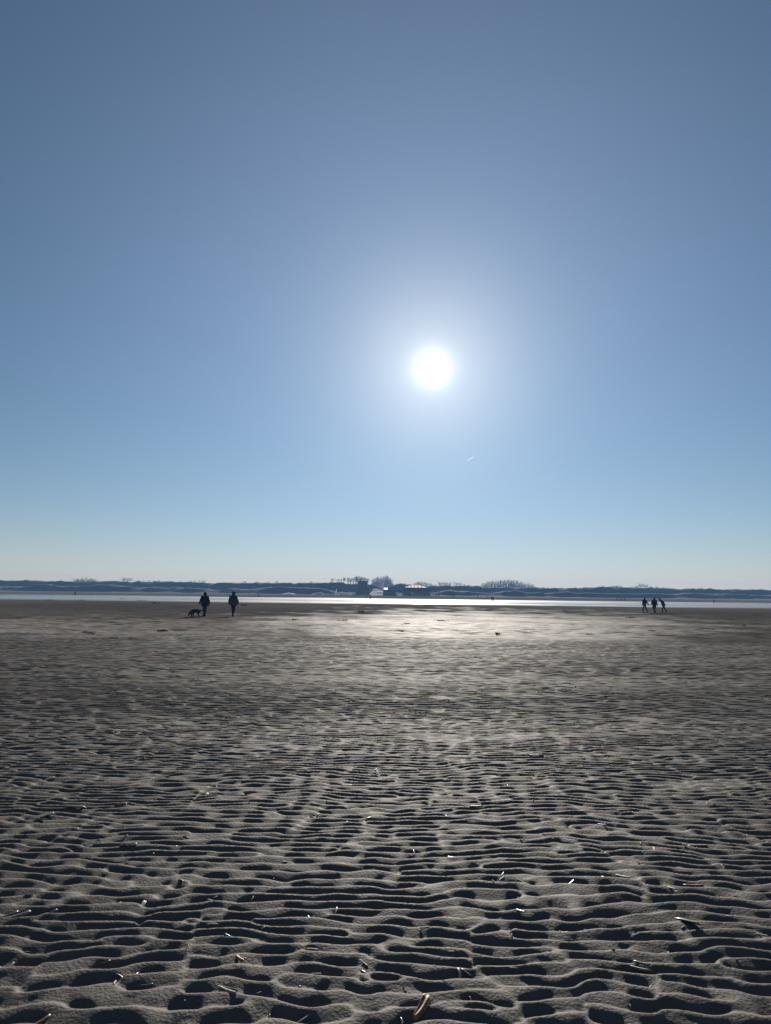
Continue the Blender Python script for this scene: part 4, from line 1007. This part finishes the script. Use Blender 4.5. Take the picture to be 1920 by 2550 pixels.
for i in range(120):
    d = 1 / r3.uniform(1 / 14.0, 1 / 3.2); x = d * r3.uniform(-.62, .62)
    o = bpy.data.objects.new('razor_shell', RZ_[r3.choice(('pale', 'pale', 'dark'))][r3.choice((0, 2, 2))]); COL.objects.link(o)
    s = r3.uniform(.3, .75); o.scale = (s, s, s); o.rotation_euler = (r3.uniform(-.6, .6), -r3.uniform(0, .25), r3.uniform(0, 6.28))
    o.location = (x, d, height1(x, d) + .001)
    tag(o, label='small razor shell splinter scattered among the ripples', cat='shell', group='small shell splinters among the ripples')
for i in range(90):
    d = 1 / r3.uniform(1 / 60.0, 1 / 13.0); x = d * r3.uniform(-.56, .56)
    o = bpy.data.objects.new('shell', RZ_['pale'][2]); COL.objects.link(o)
    s = r3.uniform(.45, 1.0) * (1 + d / 40); o.scale = (s, s, s); o.rotation_euler = (r3.uniform(-.6, .6), -r3.uniform(.2, .9), r3.uniform(0, 6.28))
    o.location = (x, d, height1(x, d) + .006)
    tag(o, label='white shell speck glinting on the distant sand', cat='shell', group='white shell specks on the distant sand')
for i in range(26):
    d = 1 / r3.uniform(1 / 8.0, 1 / 3.0); x = d * r3.uniform(-.55, .55); bm = bmesh.new()
    bmesh.ops.create_icosphere(bm, subdivisions=2, radius=.006 * r3.uniform(.6, 1.4))
    for v in bm.verts: v.co *= 1 + r3.uniform(-.12, .12); v.co.z *= .7
    me = bpy.data.meshes.new('pebble'); bm.to_mesh(me); bm.free(); me.materials.append(MT['pebble'])
    o = bpy.data.objects.new('pebble', me); COL.objects.link(o); o.location = (x, d, height1(x, d) + .003)
    tag(o, label='tiny dark pebble resting on the rippled sand', cat='pebble', group='tiny pebbles on the rippled sand')

# ------------------------------------------------------------------ sky things
def trail_mat():
    m = bpy.data.materials.get('ice_trail')
    if m: return m
    m = bpy.data.materials.new('ice_trail'); m.use_nodes = True; t = m.node_tree; t.nodes.clear()
    o = N(t, 'ShaderNodeOutputMaterial'); v = N(t, 'ShaderNodeVolumePrincipled')
    v.inputs['Color'].default_value = (1, 1, 1, 1); v.inputs['Density'].default_value = 0.006; v.inputs['Anisotropy'].default_value = 0.55
    t.links.new(v.outputs[0], o.inputs['Volume']); return m
def contrail(x0, y0, x1, y1, dist, w, label):
    a, b = Vector((0, 0, CAM_H)) + ray(x0, y0) * dist, Vector((0, 0, CAM_H)) + ray(x1, y1) * (dist * 1.02)
    m = MB(); m.tube([a.lerp(b, t) - a for t in (0, .2, .5, .8, 1)], [w * .3, w * .8, w, w * .8, w * .3], 8); o = m.build('contrail', trail_mat(), None, True)
    o.location = a; tag(o, label=label, cat='contrail')
contrail(1162, 1148, 1181, 1137, 15000, 8.5, 'short bright slanting contrail low right of the sun')
contrail(1806, 1280.5, 1829, 1276.5, 18000, 6.0, 'faint short contrail low in the sky near the right edge')
# distant gull
p = at(812, 1309.5, 420); o = empty('bird', p, .4, label='tiny dark bird flying low above the dunes left of centre', cat='bird')
b = MB(); b.tube([(-.3, 0, 0), (-.12, 0, .01), (.1, 0, .01), (.28, 0, 0)], [.02, .07, .08, .02], 6); b.build('body', MT['black_cloth'], o, True)
for s in (-1, 1):
    b = MB(); b.add([(-.1, s*.05, .02), (.1, s*.05, .02), (.08, s*.5, .16), (-.06, s*.5, .17), (-.05, s*.85, .06), (.0, s*.85, .05)], [(0,1,2,3), (3,2,5,4)] if s > 0 else [(3,2,1,0), (4,5,2,3)])
    w_ = b.build('wing', MT['black_cloth'], o); w_.modifiers.new('thick', 'SOLIDIFY').thickness = .02

# ------------------------------------------------------------------ haze
def haze():
    m = bpy.data.materials.new('haze_air'); m.use_nodes = True; t = m.node_tree; t.nodes.clear()
    o = N(t, 'ShaderNodeOutputMaterial'); v = N(t, 'ShaderNodeVolumePrincipled')
    v.inputs['Color'].default_value = (0.27, 0.56, 1.0, 1); v.inputs['Density'].default_value = HAZE
    v.inputs['Anisotropy'].default_value = 0.0
    t.links.new(v.outputs[0], o.inputs['Volume'])
    b = MB(); b.box((-1560, -70, -2.5), (1560, 1060, 23)); ob = b.build('haze', m); ob.data.name = 'haze'; tag(ob, kind='stuff')
HAZE = 0.0004
haze()
